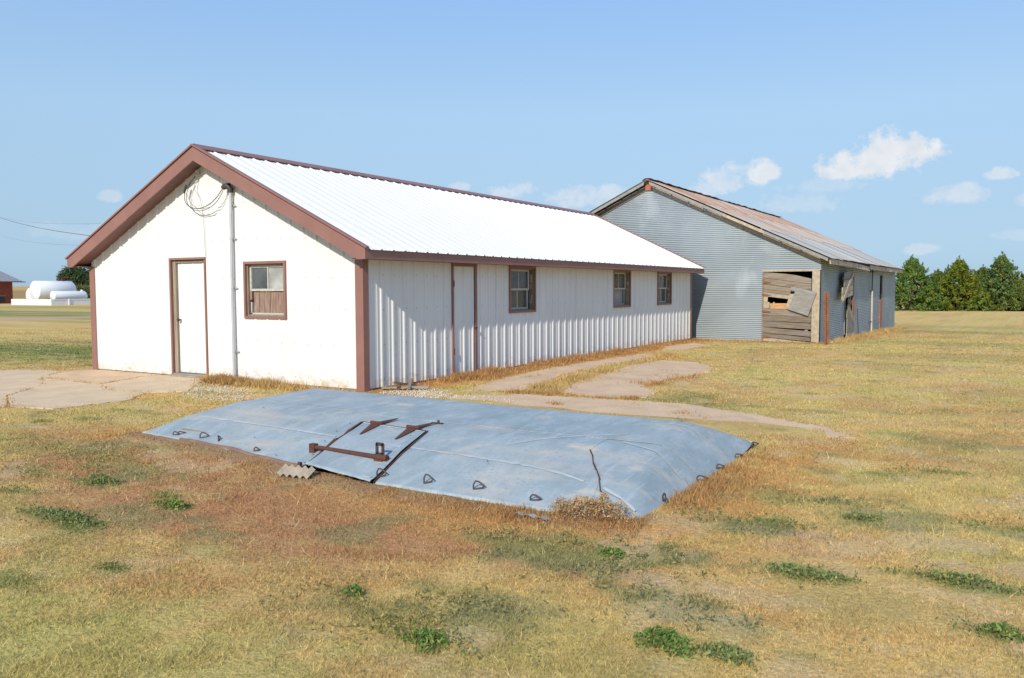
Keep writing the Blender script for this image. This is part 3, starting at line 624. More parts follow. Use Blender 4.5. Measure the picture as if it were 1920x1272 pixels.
for (P, r, mt) in (([(-4.0, -.10, 3.82), (-4.75, -.16, 3.35), (-3.9, -.2, 2.95), (-3.35, -.2, 3.25), (-3.21, -.13, 3.56)], .0075, WIREM), ([(-4.0, -.10, 3.84), (-4.7, -.14, 3.25), (-3.8, -.18, 2.93), (-3.3, -.18, 3.2), (-3.2, -.12, 3.54)], .006, WIREM),
                   ([(-4.22, -.12, 3.50), (-4.0, -.18, 3.12), (-3.5, -.2, 3.22)], .004, WIREM), ([(-4.02, -.08, 3.8), (-4.15, -.1, 3.3), (-3.88, -.05, 3.75), (-3.87, -.035, 3.3), (-3.86, -.035, 2.33)], .004, GREYW)):
    g = MB(); g.tube(bez(P), r, 6); g.build('wire', mt, shed)
g = MB(); g.tube([(-4.23, -.13, 3.68), (-4.28, -.135, 3.57), (-4.285, -.135, 3.52)], .017, 8); g.build('wire_splice', BLACKM, shed)

# ------------------------------------------------------------------ grey corrugated barn
BX0, BX1, BY0, BY1, BRX, BRZ = -7.63, 3.93, 17.05, 35.8, -1.85, 5.47
BSL = (BRZ - 2.64) / (4.23 - BRX)
barn = thing('corrugated_barn', 'old grey corrugated iron barn with a rusty roof and broken wooden doors', 'barn', (BRX, 26, -.1))
CP = .0639; CH = .575
def barn_roof(x): return BRZ - BSL * abs(x - BRX)
def corr_sheet(a, b, z0, z1, to, clip=None):
    n = int(round((z1 - z0) / CP * 6)); bm = bmesh.new(); rows = []
    for i in range(n + 1):
        z = z0 + (z1 - z0) * i / n; h = .0105 * math.sin(2 * math.pi * i / 6)
        rows.append([bm.verts.new(to(a, h, z)), bm.verts.new(to(b, h, z))])
    for r, q in zip(rows[:-1], rows[1:]): bm.faces.new((r[0], r[1], q[1], q[0])).smooth = True
    for pl, nn in clip or []:
        bmesh.ops.bisect_plane(bm, geom=bm.verts[:] + bm.edges[:] + bm.faces[:], plane_co=pl, plane_no=nn, clear_outer=True)
    if not bm.faces: bm.free(); return None
    bmesh.ops.recalc_face_normals(bm, faces=bm.faces)
    og = wloc(barn); bmesh.ops.translate(bm, verts=bm.verts, vec=-og)
    me = bpy.data.meshes.new('wall_sheet'); bm.to_mesh(me); bm.free(); me.materials.append(GALVW)
    o = bpy.data.objects.new('wall_sheet', me); COL.objects.link(o); o.parent = barn; return o
GZ0 = -.05
clipg = [((BRX, BY0, BRZ - .16), (BSL, 0, 1)), ((BRX, BY0, BRZ - .16), (-BSL, 0, 1))]
for cidx in range(10):
    z0 = GZ0 + cidx * CH; z1 = z0 + CH + .012
    xs = [BX0, -5.4, -3.0, -.62, 2.12, 3.93] if cidx < 4 else ([BX0, -4.6, -2.2, .25, 2.6, 3.93] if cidx % 2 else [BX0, -5.5, -3.1, -.7, 1.7, 3.93])
    for k, (a, b) in enumerate(zip(xs[:-1], xs[1:])):
        if cidx < 4 and a == 2.12: continue
        pr = .0022 * ((k + cidx) % 2) + .001 * cidx
        corr_sheet(a, b + .02 if b < 3.9 else b, z0, z1, lambda s, h, z, p=pr: (s, BY0 - h - p, z), clipg)
YC = [17.05, 19.2, 21.3, 23.05, 25.5, 27.9, 30.25, 31.1, 33.5, 35.8]
for cidx in range(6):
    z0 = -.45 + cidx * CH
    for k, (a, b) in enumerate(zip(YC[:-1], YC[1:])):
        if k in (2, 6): 
            continue
        corr_sheet(a, b, z0, min(z0 + CH + .012, 2.62), lambda s, h, z, p=.002 * ((k + cidx) % 2): (BX1 + h + p, s, z))
for a, b in ((21.3, 23.05), (30.25, 31.1)): corr_sheet(a, b, 2.24, 2.62, lambda s, h, z: (BX1 + h, s, z))
g = MB()
g.box(BX0, BX0 + .02, BY0 + .02, BY1, -.5, 2.6); g.prism([(BX0, BY1, -.5), (BX1 - .03, BY1, -.5), (BX1 - .03, BY1, 2.62), (BRX, BY1, BRZ - .1), (BX0, BY1, 2.62)], (0, -.02, 0)); g.build('back_wall', GALVW, barn)
g = MB(); g.box(BX0 + .1, BX1 - .1, BY0 + .12, BY1 - .1, -.5, -.02 - .15); g.build('floor', FLOORM, barn)
g = MB(); g.box(BX0, 2.1, BY0 - .03, BY0 + .12, -.3, -.045); g.build('sill_beam', RUSTP, barn)
# roof: three courses of corrugated sheets, corrugations running down the slope
def roof_mesh(side, y0, wd, t0, t1, lift):
    mb = MB(); n = int(wd / .076 * 5); rows = []
    for i in range(n + 1):
        s = y0 + wd * i / n; h = .011 * math.sin(2 * math.pi * i / 5)
        row = []
        for t in (t0, t1):
            x = 4.30 + (BRX - 4.30) * t; z = BRZ - BSL * (x - BRX) + h + lift * (1 - t)
            if side < 0: x = 2 * BRX - x
            row.append((x, s, z))
        rows.append(row)
    mb.grid(rows, True); return mb
RY = BY0 - .3; nsh = 29; swd = (BY1 + .35 - RY) / nsh
for t0, t1, lf, gm in ((0, .36, .0, GALVR), (.33, .69, .02, GALVM), (.66, 1.0, .04, GALVT)):
    fo = roof_mesh(1, RY, swd + .06, t0, t1, lf).build('roof_sheet', gm, barn, origin=(4, RY, 3)); bl = fo.location.copy()
    for k in range(1, nsh):
        c = fo.copy(); COL.objects.link(c); c.parent = barn
        c.location = bl + Vector((random.uniform(-.03, .03) if t0 == 0 else 0, k * swd, random.uniform(0, .012) + .003 * (k % 2)))
g = roof_mesh(-1, RY, BY1 + .35 - RY, 0, 1, .02); g.build('roof_slope', GALVR, barn)
# ragged ridge cap, in lapped lengths
for k in range(9):
    y0 = RY - .02 + k * 2.13; g = MB(); tw = random.uniform(-.02, .02)
    g.grid([[(BRX - .17, y, BRZ - .17 * BSL + .035 + random.uniform(0, .03)), (BRX - .03, y, BRZ + .05 + tw), (BRX + .03, y, BRZ + .05 + tw), (BRX + .17, y, BRZ - .17 * BSL + .065 + random.uniform(0, .05))] for y in np.linspace(y0, y0 + 2.17, 7)])
    g.build('ridge_cap', nmat('dark_weathered_cap', (.34, .29, .24), (.15, .12, .10), (1.5, 1.5, 1.5), rough=.7, metal=.2), barn)
# rake boards of the gable
def rake(x0, x1, top, h, y0, y1, mat, name='rake_board'):
    g = MB(); z0 = barn_roof(x0) - top; z1 = barn_roof(x1) - top
    g.prism([(x0, y0, z0 - h), (x1, y0, z1 - h), (x1, y0, z1), (x0, y0, z0)], (0, y1 - y0, 0)); return g.build(name, mat, barn)
yb = BY0 - .012
rake(BRX + .12, .10, .15, .15, yb - .035, yb, WOODP); rake(.20, 1.45, .17, .15, yb - .045, yb - .012, WOODP); rake(1.0, 3.2, .13, .17, yb - .032, yb, WOODP); rake(3.1, 3.92, .16, .15, yb - .05, yb - .008, WOODP)
rake(BRX + .10, .85, .045, .10, yb - .29, yb - .25, WOODG); rake(.85, 2.2, .05, .10, yb - .285, yb - .25, WOODP); rake(2.2, 4.18, .045, .10, yb - .29, yb - .25, WOODG)
rake(.75, 2.05, .145, .05, yb - .12, yb - .05, WOODP)
rake(-5.0, BRX - .14, .15, .16, yb - .035, yb, WOODX); rake(-7.9, -5.02, .15, .16, yb - .035, yb, WOODX); rake(-5.2, BRX - .10, .045, .10, yb - .29, yb - .25, WOODG); rake(-7.95, -5.22, .045, .10, yb - .29, yb - .25, WOODG)
g = MB(); g.box(BRX - .13, BRX + .11, yb - .05, yb, BRZ - .36, BRZ - .05); g.build('peak_block', REDW, barn)
for xx in np.arange(-7.2, 4.3, .62):        # lookout battens under the overhang
    g = MB(); z = barn_roof(xx) - .045; g.box(xx - .03, xx + .03, yb - .25, yb - .03, z - .06, z - .005); g.build('batten', WOODG, barn)
# eave boards of the long side, stained and sagging
for y0, y1, za, zb, hh, tilt in ((16.9, 21.15, 2.60, 2.58, .17, .0), (21.2, 24.75, 2.58, 2.50, .17, .03), (25.15, 29.85, 2.585, 2.575, .17, -.01), (29.95, 35.9, 2.58, 2.59, .17, .0)):
    g = MB(); g.prism([(4.24, y0, za - hh), (4.24 + tilt, y1, zb - hh), (4.22 + tilt, y1, zb), (4.22, y0, za)], (-.03, 0, 0)); g.build('eave_board', WOODY, barn)
for yy in np.arange(17.2, 35.8, .62):
    g = MB(); g.prism([(BX1 + .02, yy, barn_roof(BX1) - .16), (4.185, yy, barn_roof(4.185) - .16), (4.185, yy, barn_roof(4.185) - .05), (BX1 + .02, yy, barn_roof(BX1) - .05)], (0, .05, 0)); g.build('rafter_tail', WOODG, barn)
# gable door: planks, posts, hinges, loose sheet
gd = MB(); gd.box(2.10, 3.90, BY0 - .05, BY0 + .02, 2.22, 2.27); gdf = gd.build('door_frame', WOODP, barn)
g = MB(); g.prism([(3.665, BY0 - .06, -.02), (3.90, BY0 - .06, -.05), (3.905, BY0 - .06, 2.22), (3.675, BY0 - .06, 2.22)], (0, .09, 0)); g.build('post', WOODP, gdf)
g = MB(); g.box(2.095, 2.15, BY0 - .03, BY0 + .04, -.05, 2.22); g.build('post', WOODX, gdf)
bd = MB(); bd.box(3.45, 3.55, BY0 + .03, BY0 + .06, -.02, 1.95); barn_door = bd.build('door', WOODP, barn)
def plank(p, th=.028, mat=WOODX, y=BY0 - .012):
    g = MB(); g.prism([(x, y, z) for x, z in p], (0, th, 0)); return g.build('plank', mat, barn_door)
plank([(2.155, 2.02), (3.64, 1.82), (3.64, 1.98), (3.15, 2.10), (2.80, 2.15), (2.155, 2.21)])
plank([(2.155, 1.83), (3.645, 1.62), (3.64, 1.81), (2.155, 2.01)], y=BY0 - .018)
plank([(2.155, 1.66), (3.0, 1.56), (3.64, 1.49), (3.645, 1.60), (2.155, 1.82)])
plank([(2.155, 1.565), (3.0, 1.46), (3.0, 1.55), (2.155, 1.65)], y=BY0 - .016)
plank([(2.155, 1.43), (2.97, 1.33), (3.0, 1.445), (2.155, 1.555)], mat=WOODP, y=BY0 - .035)
plank([(2.15, 1.25), (2.27, 1.24), (2.29, 1.415), (2.15, 1.425)], mat=WOODP); plank([(2.15, 1.04), (2.34, 1.04), (2.34, 1.235), (2.15, 1.24)], mat=WOODP, y=BY0 - .02)
plank([(2.87, 1.02), (3.10, .98), (3.22, 1.50), (2.98, 1.50)], mat=WOODP, y=BY0 - .06)
for z0, z1, dl in ((.82, 1.035, .05), (.62, .81, .04), (.42, .61, .05), (.235, .41, .10)): plank([(2.145, z0), (3.645, z0 - dl), (3.645, z1 - dl - .004), (2.145, z1)], y=BY0 - random.uniform(.008, .022))
plank([(2.14, .09), (3.63, -.02), (3.63, .105), (2.14, .225)]); plank([(2.14, -.04), (3.66, -.13), (3.66, -.055), (2.14, .08)], mat=WOODP)
for zz in (1.88, 1.47, .93, .10):
    g = MB(); g.prism([(2.11, BY0 - .04, zz - .045), (2.38, BY0 - .045, zz - .02), (2.38, BY0 - .045, zz + .0), (2.11, BY0 - .04, zz + .045)], (0, .006, 0)); g.build('hinge', RUSTP, barn_door)
g = MB(); g.prism([(2.95, BY0 - .10, 1.00), (3.57, BY0 - .10, .80), (3.63, BY0 - .12, .96), (3.83, BY0 - .13, 1.56), (3.4, BY0 - .10, 1.66), (3.03, BY0 - .10, 1.73), (3.02, BY0 - .10, 1.62), (3.16, BY0 - .10, 1.58)], (.0, .02, .0)); g.build('loose_plywood', WOODG, barn_door)
g = MB(); g.box(2.2, 3.2, BY0 + .16, BY0 + .20, .8, 1.19); g.box(2.42, 2.47, BY0 + .13, BY0 + .16, .8, 1.23); g.build('inner_board', INNER, barn)
# side doorway with hanging shutter, broken braced leaf and red jamb
XS = BX1
g = MB(); g.box(XS - .06, XS + .03, 21.25, 21.33, .0, 2.26); g.box(XS - .06, XS + .03, 21.25, 23.1, 2.20, 2.26); g.box(XS - .05, XS + .02, 22.4, 22.55, .0, 2.2); sdf = g.build('door_frame', WOODG, barn)
g = MB(); g.prism([(XS + .025, 22.75, .25), (XS + .025, 23.05, .3), (XS + .03, 23.05, 1.30), (XS + .03, 22.8, 1.30)], (.03, 0, 0)); g.build('jamb', REDW, sdf)
g = MB(); g.prism([(XS + .025, 22.86, 1.32), (XS + .025, 23.08, 1.32), (XS + .025, 23.1, 2.2), (XS + .025, 22.9, 2.2)], (.028, 0, 0)); g.build('jamb', WOODG, sdf)
g = MB(); g.prism([(XS + .06, 21.36, -.10), (XS + .10, 23.0, -.12), (XS + .10, 23.0, .02), (XS + .06, 21.36, .05)], (.03, 0, 0)); leaf = g.build('door', WOODP, barn)
for p, mt in (([(21.36, .06), (23.0, .03), (22.95, .28), (21.4, .58)], WOODG), ([(21.4, .6), (22.9, .28), (22.75, .75), (21.5, .98)], WOODZ), ([(21.45, 1.0), (21.65, 1.12), (22.9, .50), (22.75, .36)], WOODP), ([(21.5, 1.14), (22.35, 1.05), (22.35, 1.22), (21.55, 1.3)], WOODX)):
    g = MB(); g.prism([(XS + .05 + random.uniform(0, .02), y, z) for y, z in p], (.028, 0, 0)); g.build('plank', mt, leaf)
g = MB(); g.box(XS + .12, XS + .15, 20.1, 21.85, 1.95, 2.06); shut = g.build('shutter', WOODG, barn)
for p, mt, dx in (([(20.05, 1.98), (21.9, 2.05), (21.85, 2.3), (20.15, 2.22)], WOODG, .16), ([(20.1, 1.72), (21.9, 1.8), (21.9, 2.03), (20.05, 1.96)], WOODG, .165), ([(19.75, 1.46), (21.88, 1.6), (21.9, 1.78), (19.8, 1.70)], WOODP, .16), ([(19.7, 1.28), (21.85, 1.42), (21.88, 1.58), (19.75, 1.44)], WOODP, .165), ([(19.65, 1.22), (20.1, 1.24), (21.9, 2.18), (21.6, 2.22)], WOODP, .195)):
    g = MB(); g.prism([(XS + dx, y, z) for y, z in p], (.025, 0, 0)); g.build('plank', mt, shut)
g = MB(); g.tube([(XS + .12, 23.75, -.12), (XS + .06, 23.8, .88)], .015, 6); g.build('rod', BLACKM, barn)
g = MB(); g.tube([(XS + .08, 27.4, -.25), (XS + .08, 27.35, 1.55)], .04, 8); pp_ = g.build('pipe', nmat('pale_pipe', (.52, .48, .42), (.42, .37, .31), (6, 6, 3), rough=.6), barn)
g = MB(); g.tube([(XS + .08, 27.35, 1.55), (XS + .08, 27.33, 2.45)], .022, 8); g.build('rod', BLACKM, pp_)
for zz in (1.55, 2.35, .25):
    g = MB(); g.bar((XS, 27.1, zz), (XS + .12, 27.5, zz), .04, .03); g.build('bracket', BLACKM, pp_)
g = MB(); g.box(XS - .02, XS + .035, 30.25, 30.72, -.22, 1.15); fd = g.build('jamb', REDW, barn)
g = MB(); g.box(XS - .02, XS + .02, 30.85, 31.08, -.2, 2.24); g.box(XS - .03, XS + .015, 30.72, 30.85, -.2, 1.4); g.build('jamb', WOODX, barn)
g = MB(); g.box(BX1 - .06, BX1 + .0, BY0 + .01, BY1 - .05, -.5, -.40); g.build('sill_beam', WOODG, barn)

# ------------------------------------------------------------------ galvanised cover of the storm cellar
def cz(x, y):
    x = np.asarray(x, float); y = np.asarray(y, float)
    v = y - cell_edge(x); yr = -2.22 - .044 * (x - 1.08); dd = yr - cell_edge(x); yb_ = -1.15 - .066 * (x - 1.0)
    w = np.where(y < yr, v / dd, 1 - (y - yr) / (yb_ - yr)); w = np.clip(w, 0, 1)
    p = np.where(y < yr, np.interp(w, [0, .05, .215, .235, .49, .52, 1], [.04, .068, .178, .188, .285, .292, .358]), .358 * w ** .8)
    dr = 6.95 - x
    q = np.interp(dr, [-.15, 0, .2, .4, .7, 1.2, 9], [-.06, .01, .17, .32, .46, .7, 2])
    k = .05; h = np.clip(.5 + .5 * (q - p) / k, 0, 1)
    z = q * (1 - h) + p * h - k * h * (1 - h)
    return z + .007 * (fbm(x * 1.2, y * 1.2, 81, 3) - .5) + .004 * (fbm(x * 4, y * 4, 83, 2) - .5)
CZ = lambda x, y: float(cz(np.array([x]), np.array([y]))[0])
cel = thing('storm_cellar', 'low galvanised sheet metal cellar cover with hatch lying in the grass', 'cellar cover', (3.8, -3.1, 0))
def patch(name, left, right, lift=.0, n=22, m=26, skirt=0., mat=CELLM, parent=None, wob=0., th=.004, front=None):
    """sheet over the cover between two boundary polylines (front to back)"""
    def along(P, t):
        P = np.array(P, float); d = np.r_[0, np.cumsum(np.hypot(*np.diff(P, axis=0).T))]; d /= d[-1]
        return np.stack([np.interp(t, d, P[:, 0]), np.interp(t, d, P[:, 1])], -1)
    t = np.linspace(0, 1, m + 1); A = along(left, t); B = along(right, t); u = np.linspace(0, 1, n + 1)
    P = A[:, None, :] * (1 - u)[None, :, None] + B[:, None, :] * u[None, :, None]
    if name != 'hatch' : 
        # front boundary follows the bowed edge of the cover
        if skirt:
            f0 = (1 - t) ** 6; tgt = cell_edge(P[:, :, 0]); P[:, :, 1] = P[:, :, 1] * (1 - f0[:, None]) + tgt * f0[:, None]
    if front is not None:
        dy = front(P[0, :, 0]) - P[0, :, 1]; P[:, :, 1] += (1 - t)[:, None] ** 3 * dy[None, :]
    Z = cz(P[..., 0].ravel(), P[..., 1].ravel()).reshape(P.shape[:2]) + lift + (.055 * np.outer((1 - t) ** 2, 1 - .8 * u) if name == 'hatch' else 0) + wob * (fbm(P[..., 0].ravel() * 6, P[..., 1].ravel() * 6, 91, 2).reshape(P.shape[:2]) - .5)
    mb = MB(); rows = [[(P[i, j, 0], P[i, j, 1], Z[i, j]) for j in range(n + 1)] for i in range(m + 1)]
    if skirt:
        wv = [skirt * (.7 + .6 * random.random()) for j in range(n + 1)]
        rows.insert(0, [(x, y - .008, z - wv[j]) for j, (x, y, z) in enumerate(rows[0])])
    mb.grid(rows, True)
    bot = [[(x, y, z - th) for x, y, z in r] for r in rows]
    for a_, b_ in ((rows[0], bot[0]), (rows[-1], bot[-1]), ([r[0] for r in rows], [r[0] for r in bot]), ([r[-1] for r in rows], [r[-1] for r in bot])): mb.grid([a_, b_])
    return mb.build(name, mat, parent or cel)
HTL, HTR, HBL, HBR = (3.28, -3.71), (4.18, -3.82), (3.645, -4.93), (4.51, -5.03)
seam_y = lambda x: float(np.interp(x, [.8, 1.6, 2.5, 3.5, 6.6], [-3.05, -3.19, -3.24, -3.38, -3.42]))
patch('cover_sheet', [(.48, -4.42), (.80, -3.59), (.95, -3.06)], [(3.555, -4.90), (3.225, -3.70), (3.2, seam_y(3.2))], n=34, skirt=.018)
patch('cover_sheet', [(3.23, -3.70), (3.2, seam_y(3.2))], [(4.23, -3.80), (4.3, seam_y(4.3))], n=12, m=6, lift=.0005)
patch('cover_sheet', [(4.525, -5.0), (4.192, -3.80), (4.3, seam_y(4.3))], [(6.60, -4.98), (6.42, -4.45), (6.02, -3.82), (6.0, seam_y(6.0))], n=28, skirt=.02)
patch('cover_sheet', [(6.57, -4.98), (6.39, -4.45), (5.99, -3.82), (5.99, seam_y(6.0))], [(6.95, -4.86), (6.97, -4.3), (6.95, -3.7), (6.92, -3.4)], n=16, lift=-.004, wob=.001)
patch('cover_sheet', [(.95, -3.08), (1.08, -2.22), (1.06, -1.7), (1.0, -1.13)], [(6.93, -3.46), (6.93, -2.4), (6.90, -1.9), (6.86, -1.50)], n=60, m=40, lift=.005, wob=.005, front=lambda x: np.interp(x, [.8, 1.6, 2.5, 3.5, 6.6, 7], [-3.065, -3.205, -3.255, -3.395, -3.44, -3.46]))
hatch = patch('hatch', [HBL, HTL], [HBR, HTR], lift=.014, n=14, m=18, skirt=.01)
# scuffed crease lines, standing a hair proud of the sheets
def ribbon(pts, w, lift, mat, name, parent):
    pts = np.array(pts, float); d = np.r_[0, np.cumsum(np.hypot(*np.diff(pts, axis=0).T))]; t = np.linspace(0, d[-1], int(d[-1] / .06) + 2)
    X = np.interp(t, d, pts[:, 0]); Y = np.interp(t, d, pts[:, 1]); rows = []
    for i in range(len(t)):
        ww = w * (.35 + 1.0 * random.random()); row = []
        for k in (-1, 0, 1): yy = Y[i] + k * ww / 2; row.append((X[i], yy, CZ(X[i], yy) + lift + (.003 if k == 0 else 0)))
        rows.append(row)
    mb = MB(); mb.grid(rows, True); return mb.build(name, mat, parent)
ribbon([(.90, -3.93), (1.41, -3.97), (2.3, -4.04), (3.30, -4.17)], .05, .0035, SEAMM, 'crease', cel)
ribbon([(4.36, -4.27), (4.93, -4.30), (5.6, -4.35), (6.0, -4.42), (6.3, -4.52)], .045, .0035, SEAMM, 'crease', cel)
ribbon([(6.5, -4.58), (6.7, -4.68), (6.86, -4.8)], .03, .0095, SEAMM, 'crease', cel)
ribbon([(3.42, -4.19), (4.26, -4.30)], .04, .0155, SEAMM, 'crease', hatch)
ribbon([(6.20, -3.52), (6.5, -3.66), (6.85, -3.78)], .012, .0095, SEAMM, 'crease', cel)
ribbon([(6.3, -2.63), (6.6, -2.64), (6.84, -2.58)], .012, .0085, SEAMM, 'crease', cel)
ribbon([(5.2, -3.95), (5.6, -3.55), (6.1, -3.2)], .012, .0085, SEAMM, 'crease', cel)
# split where the end sheet was folded round
g = MB()
sp = [(6.02, -3.84), (6.12, -3.99), (6.2, -4.14), (6.3, -4.29), (6.41, -4.46), (6.5, -4.63), (6.585, -4.78), (6.63, -4.93)]
for a_, b_ in zip(sp[:-1], sp[1:]):
    j = random.uniform(-.006, .006); g.bar((a_[0] + j, a_[1], CZ(*a_) + .006), (b_[0] + j, b_[1], CZ(*b_) + .006), random.uniform(.006, .013), .008)
g.build('torn_seam', RUST, cel)
# rivets along the upper seam and loose nails
g = MB()
def dome(p, r, h=.5):
    p = Vector(p); ring_ = [p + Vector((r * math.cos(k * math.pi / 3), r * math.sin(k * math.pi / 3), 0)) for k in range(6)]; top = p + Vector((0, 0, r * h))
    for k in range(6): g.poly([ring_[k], ring_[(k + 1) % 6], top], True)
for x in np.arange(1.0, 6.3, .045): y = seam_y(x) + .015; dome((x, y, CZ(x, y) + .005), .006)
rv = g.build('rivet', nmat('rivet_metal', (.22, .24, .26), (.17, .17, .18), (20, 20, 20), rough=.6, metal=.3), cel); rv['kind'] = 'stuff'
g = MB()
for x, y in ((3.14, -3.78), (3.2, -4.05), (3.3, -4.33), (3.42, -4.62), (3.50, -4.80), (3.36, -3.82), (3.45, -4.1), (4.12, -3.98), (4.08, -4.22), (3.9, -4.75), (3.7, -4.66), (4.3, -4.1), (4.36, -4.3), (4.06, -4.92), (5.3, -4.4), (3.0, -4.7), (2.3, -4.35), (1.5, -3.5)): dome((x, y, CZ(x, y) + .013), .011, .6)
nl = g.build('nail_head', DARKIRON, cel); nl['kind'] = 'stuff'
# dark rusty bars standing in for the shadowed gap along the hatch edges
for pts, w in (([(3.235, -3.70), (3.30, -3.95), (3.41, -4.18), (3.38, -4.25), (3.48, -4.55), (3.575, -4.90)], .034), ([(4.20, -3.81), (4.28, -4.1), (4.36, -4.36), (4.44, -4.7), (4.525, -5.0)], .010), ([(3.24, -3.69), (3.7, -3.745), (4.2, -3.80)], .010)):
    g = MB()
    for a_, b_ in zip(pts[:-1], pts[1:]): g.bar((a_[0], a_[1], CZ(*a_) + .006), (b_[0], b_[1], CZ(*b_) + .006), w * random.uniform(.7, 1.2), .012)
    g.build('rusty_gap_shade', RUST, cel)
ribbon([(3.30, -3.745), (3.7, -3.79), (4.16, -3.84)], .03, .017, SEAMM, 'worn_edge', hatch)
ribbon([(3.63, -4.88), (4.0, -4.93), (4.46, -4.97)], .04, .03, SEAMM, 'worn_edge', hatch)
# two strap hinges
for (x0, y0), (x1, y1), (x2, y2) in (((3.57, -4.10), (3.50, -3.77), (3.58, -3.52)), ((4.06, -4.14), (4.01, -3.80), (4.09, -3.54))):
    g = MB()
    def tri(p, q, w):
        p3 = Vector((p[0], p[1], CZ(*p) + .018)); q3 = Vector((q[0], q[1], CZ(*q) + .022)); d = (q3 - p3).normalized(); s_ = d.cross(Vector((0, 0, 1))).normalized()
        g.prism([p3 - s_ * .010, q3 - s_ * w, q3 + s_ * w, p3 + s_ * .010], (0, 0, .008))
    tri((x0, y0), (x1, y1), .06); tri((x2, y2), (x1, y1 + .02), .05)
    zz = CZ(x1, y1) + .035; g.tube([(x1 - .085, y1 + .012, zz), (x1 + .085, y1 - .002, zz)], .018, 8); g.build('hinge', RUST, hatch)
# pipe bar across the hatch with its brackets
g = MB(); pa = Vector((3.37, -4.545, CZ(3.37, -4.545) + .048)); pb = Vector((4.27, -4.62, CZ(4.27, -4.62) + .045))
g.tube([pa, pb], .022, 10); hb = g.build('bar', RUST, hatch)
g = MB(); g.box(pa.x - .045, pa.x + .025, pa.y - .028, pa.y + .028, pa.z - .07, pa.z + .032); g.build('bracket', RUST, hb); g = MB(); g.box(pb.x - .045, pb.x + .055, pb.y - .035, pb.y + .035, pb.z - .065, pb.z - .015); g.tube([pb - Vector((.06, 0, 0)), pb + Vector((.09, -.005, 0))], .030, 10); g.build('bracket', RUST, hb)
g = MB(); hc = Vector((pb.x - .03, pb.y + .035, pb.z + .055))
for d_ in ((-.035, 0, .0), (.035, 0, .0)): g.bar(hc + Vector((d_[0], 0, -.065)), hc + Vector((d_[0], 0, .065)), .012, .028)
g.bar(hc + Vector((-.041, 0, .058)), hc + Vector((.041, 0, .058)), .012, .03); g.bar(hc + Vector((-.041, 0, -.05)), hc + Vector((.041, 0, -.05)), .012, .06); g.build('hasp', BLACKM, hb)
g = MB(); g.bar((4.02, -3.50, CZ(4.02, -3.5) + .01), (4.16, -3.49, CZ(4.1, -3.49) + .01), .03, .006); g.tube([(4.1, -3.49, CZ(4.1, -3.49)), (4.1, -3.49, CZ(4.1, -3.49) + .04)], [.02, .01], 6); g.build('catch', RUST, cel)
# tie-down loops along the edges
LOOPS = [(1.05, -4.43, .2, .06), (1.12, -4.42, 1.0, .05), (1.53, -4.44, .5, .09), (1.87, -4.47, 2.2, .07), (2.60, -4.62, .1, .05), (4.47, -4.90, .35, .11), (4.98, -4.89, .3, .10), (5.47, -4.87, .2, .09), (6.03, -4.91, .1, .08), (6.90, -4.35, -.9, .10), (6.91, -3.57, .3, .05), (6.91, -3.02, .4, .05), (6.91, -2.43, .9, .05), (6.90, -1.79, .9, .05)]
for x, y, an, hh in LOOPS:
    g = MB(); z = max(CZ(min(x, 6.9), y), .03); sc_l = random.uniform(.55, .85); hh *= random.uniform(.55, .85); dx, dy = math.cos(an) * .12 * sc_l, math.sin(an) * .12 * sc_l
    P = [(0, 0, -.03), (0, 0, hh * .6), (.15, .1, hh), (.45, .1, hh * .95), (1, .0, hh * .55), (.75, .05, hh * .25), (.25, 0, hh * .12), (0, 0, .0)]
    pts = [Vector((x + a_ * dx - b_ * dy, y + a_ * dy + b_ * dx, z + c_)) for a_, b_, c_ in P]
    pts2 = []
    for a_, b_ in zip(pts[:-1], pts[1:]): pts2 += [a_, a_.lerp(b_, .5)]
    g.tube(pts2 + [pts[-1]], .007, 7); g.build('loop', DARKIRON, cel)
# timber rail exposed under the left half of the front edge
g = MB(); P = [(x, float(cell_edge(x)) + .012 - .01 * math.sin(x * 5), .028 + .006 * math.sin(x * 9)) for x in np.arange(1.25, 3.56, .12)]
g.tube(P, [.024 + .006 * random.random() for _ in P], 7); g.build('rail', DIRTM, cel)
g = MB(); g.box(1.0, 6.6, -4.30, -4.20, -.12, .10); g.box(1.1, 1.2, -4.2, -1.5, -.12, .10); g.box(6.5, 6.6, -4.2, -1.7, -.12, .10); g.build('curb', FOUND, cel)
g = MB(); g.bar((3.56, -4.96, -.03), (3.56, -4.92, .10), .03, .03); g.bar((3.66, -4.99, -.03), (3.64, -4.94, .06), .02, .02); g.build('stake', RUST, cel)
# scrap pieces by the cover
def scrap(name, label, x, y, rot, L_, W_, mat, lift, corr):
    o = thing(name, label, 'scrap metal', (x, y, .02)); mb = MB(); n = 24
    rows = []
    for i in range(n + 1):
        s = (i / n - .5) * L_; h = (.014 * math.sin(i / n * 2 * math.pi * 5) if corr else .006 * math.sin(i * .7))
        rows.append([(x + s * math.cos(rot) - t * W_ * math.sin(rot) * (1 + .1 * math.sin(i)), y + s * math.sin(rot) + t * W_ * math.cos(rot), .035 + h + lift * (t + .5)) for t in (-.5, -.1, .3, .5)])
    mb.grid(rows, True); mb.build('sheet', mat, o)
scrap('scrap_sheet', 'pale corrugated metal scrap lying at the front left corner of the cellar hatch', 3.70, -5.11, .15, .36, .13, nmat('pale_corrugated_scrap', (.46, .38, .27), (.33, .27, .19), (6, 16, 6), rough=.7, metal=.1), .06, True)
scrap('scrap_sheet', 'bent grey metal strip on the dirt at the front right edge of the cellar cover', 6.2, -5.19, -.1, .30, .07, CELLM, -.005, False)

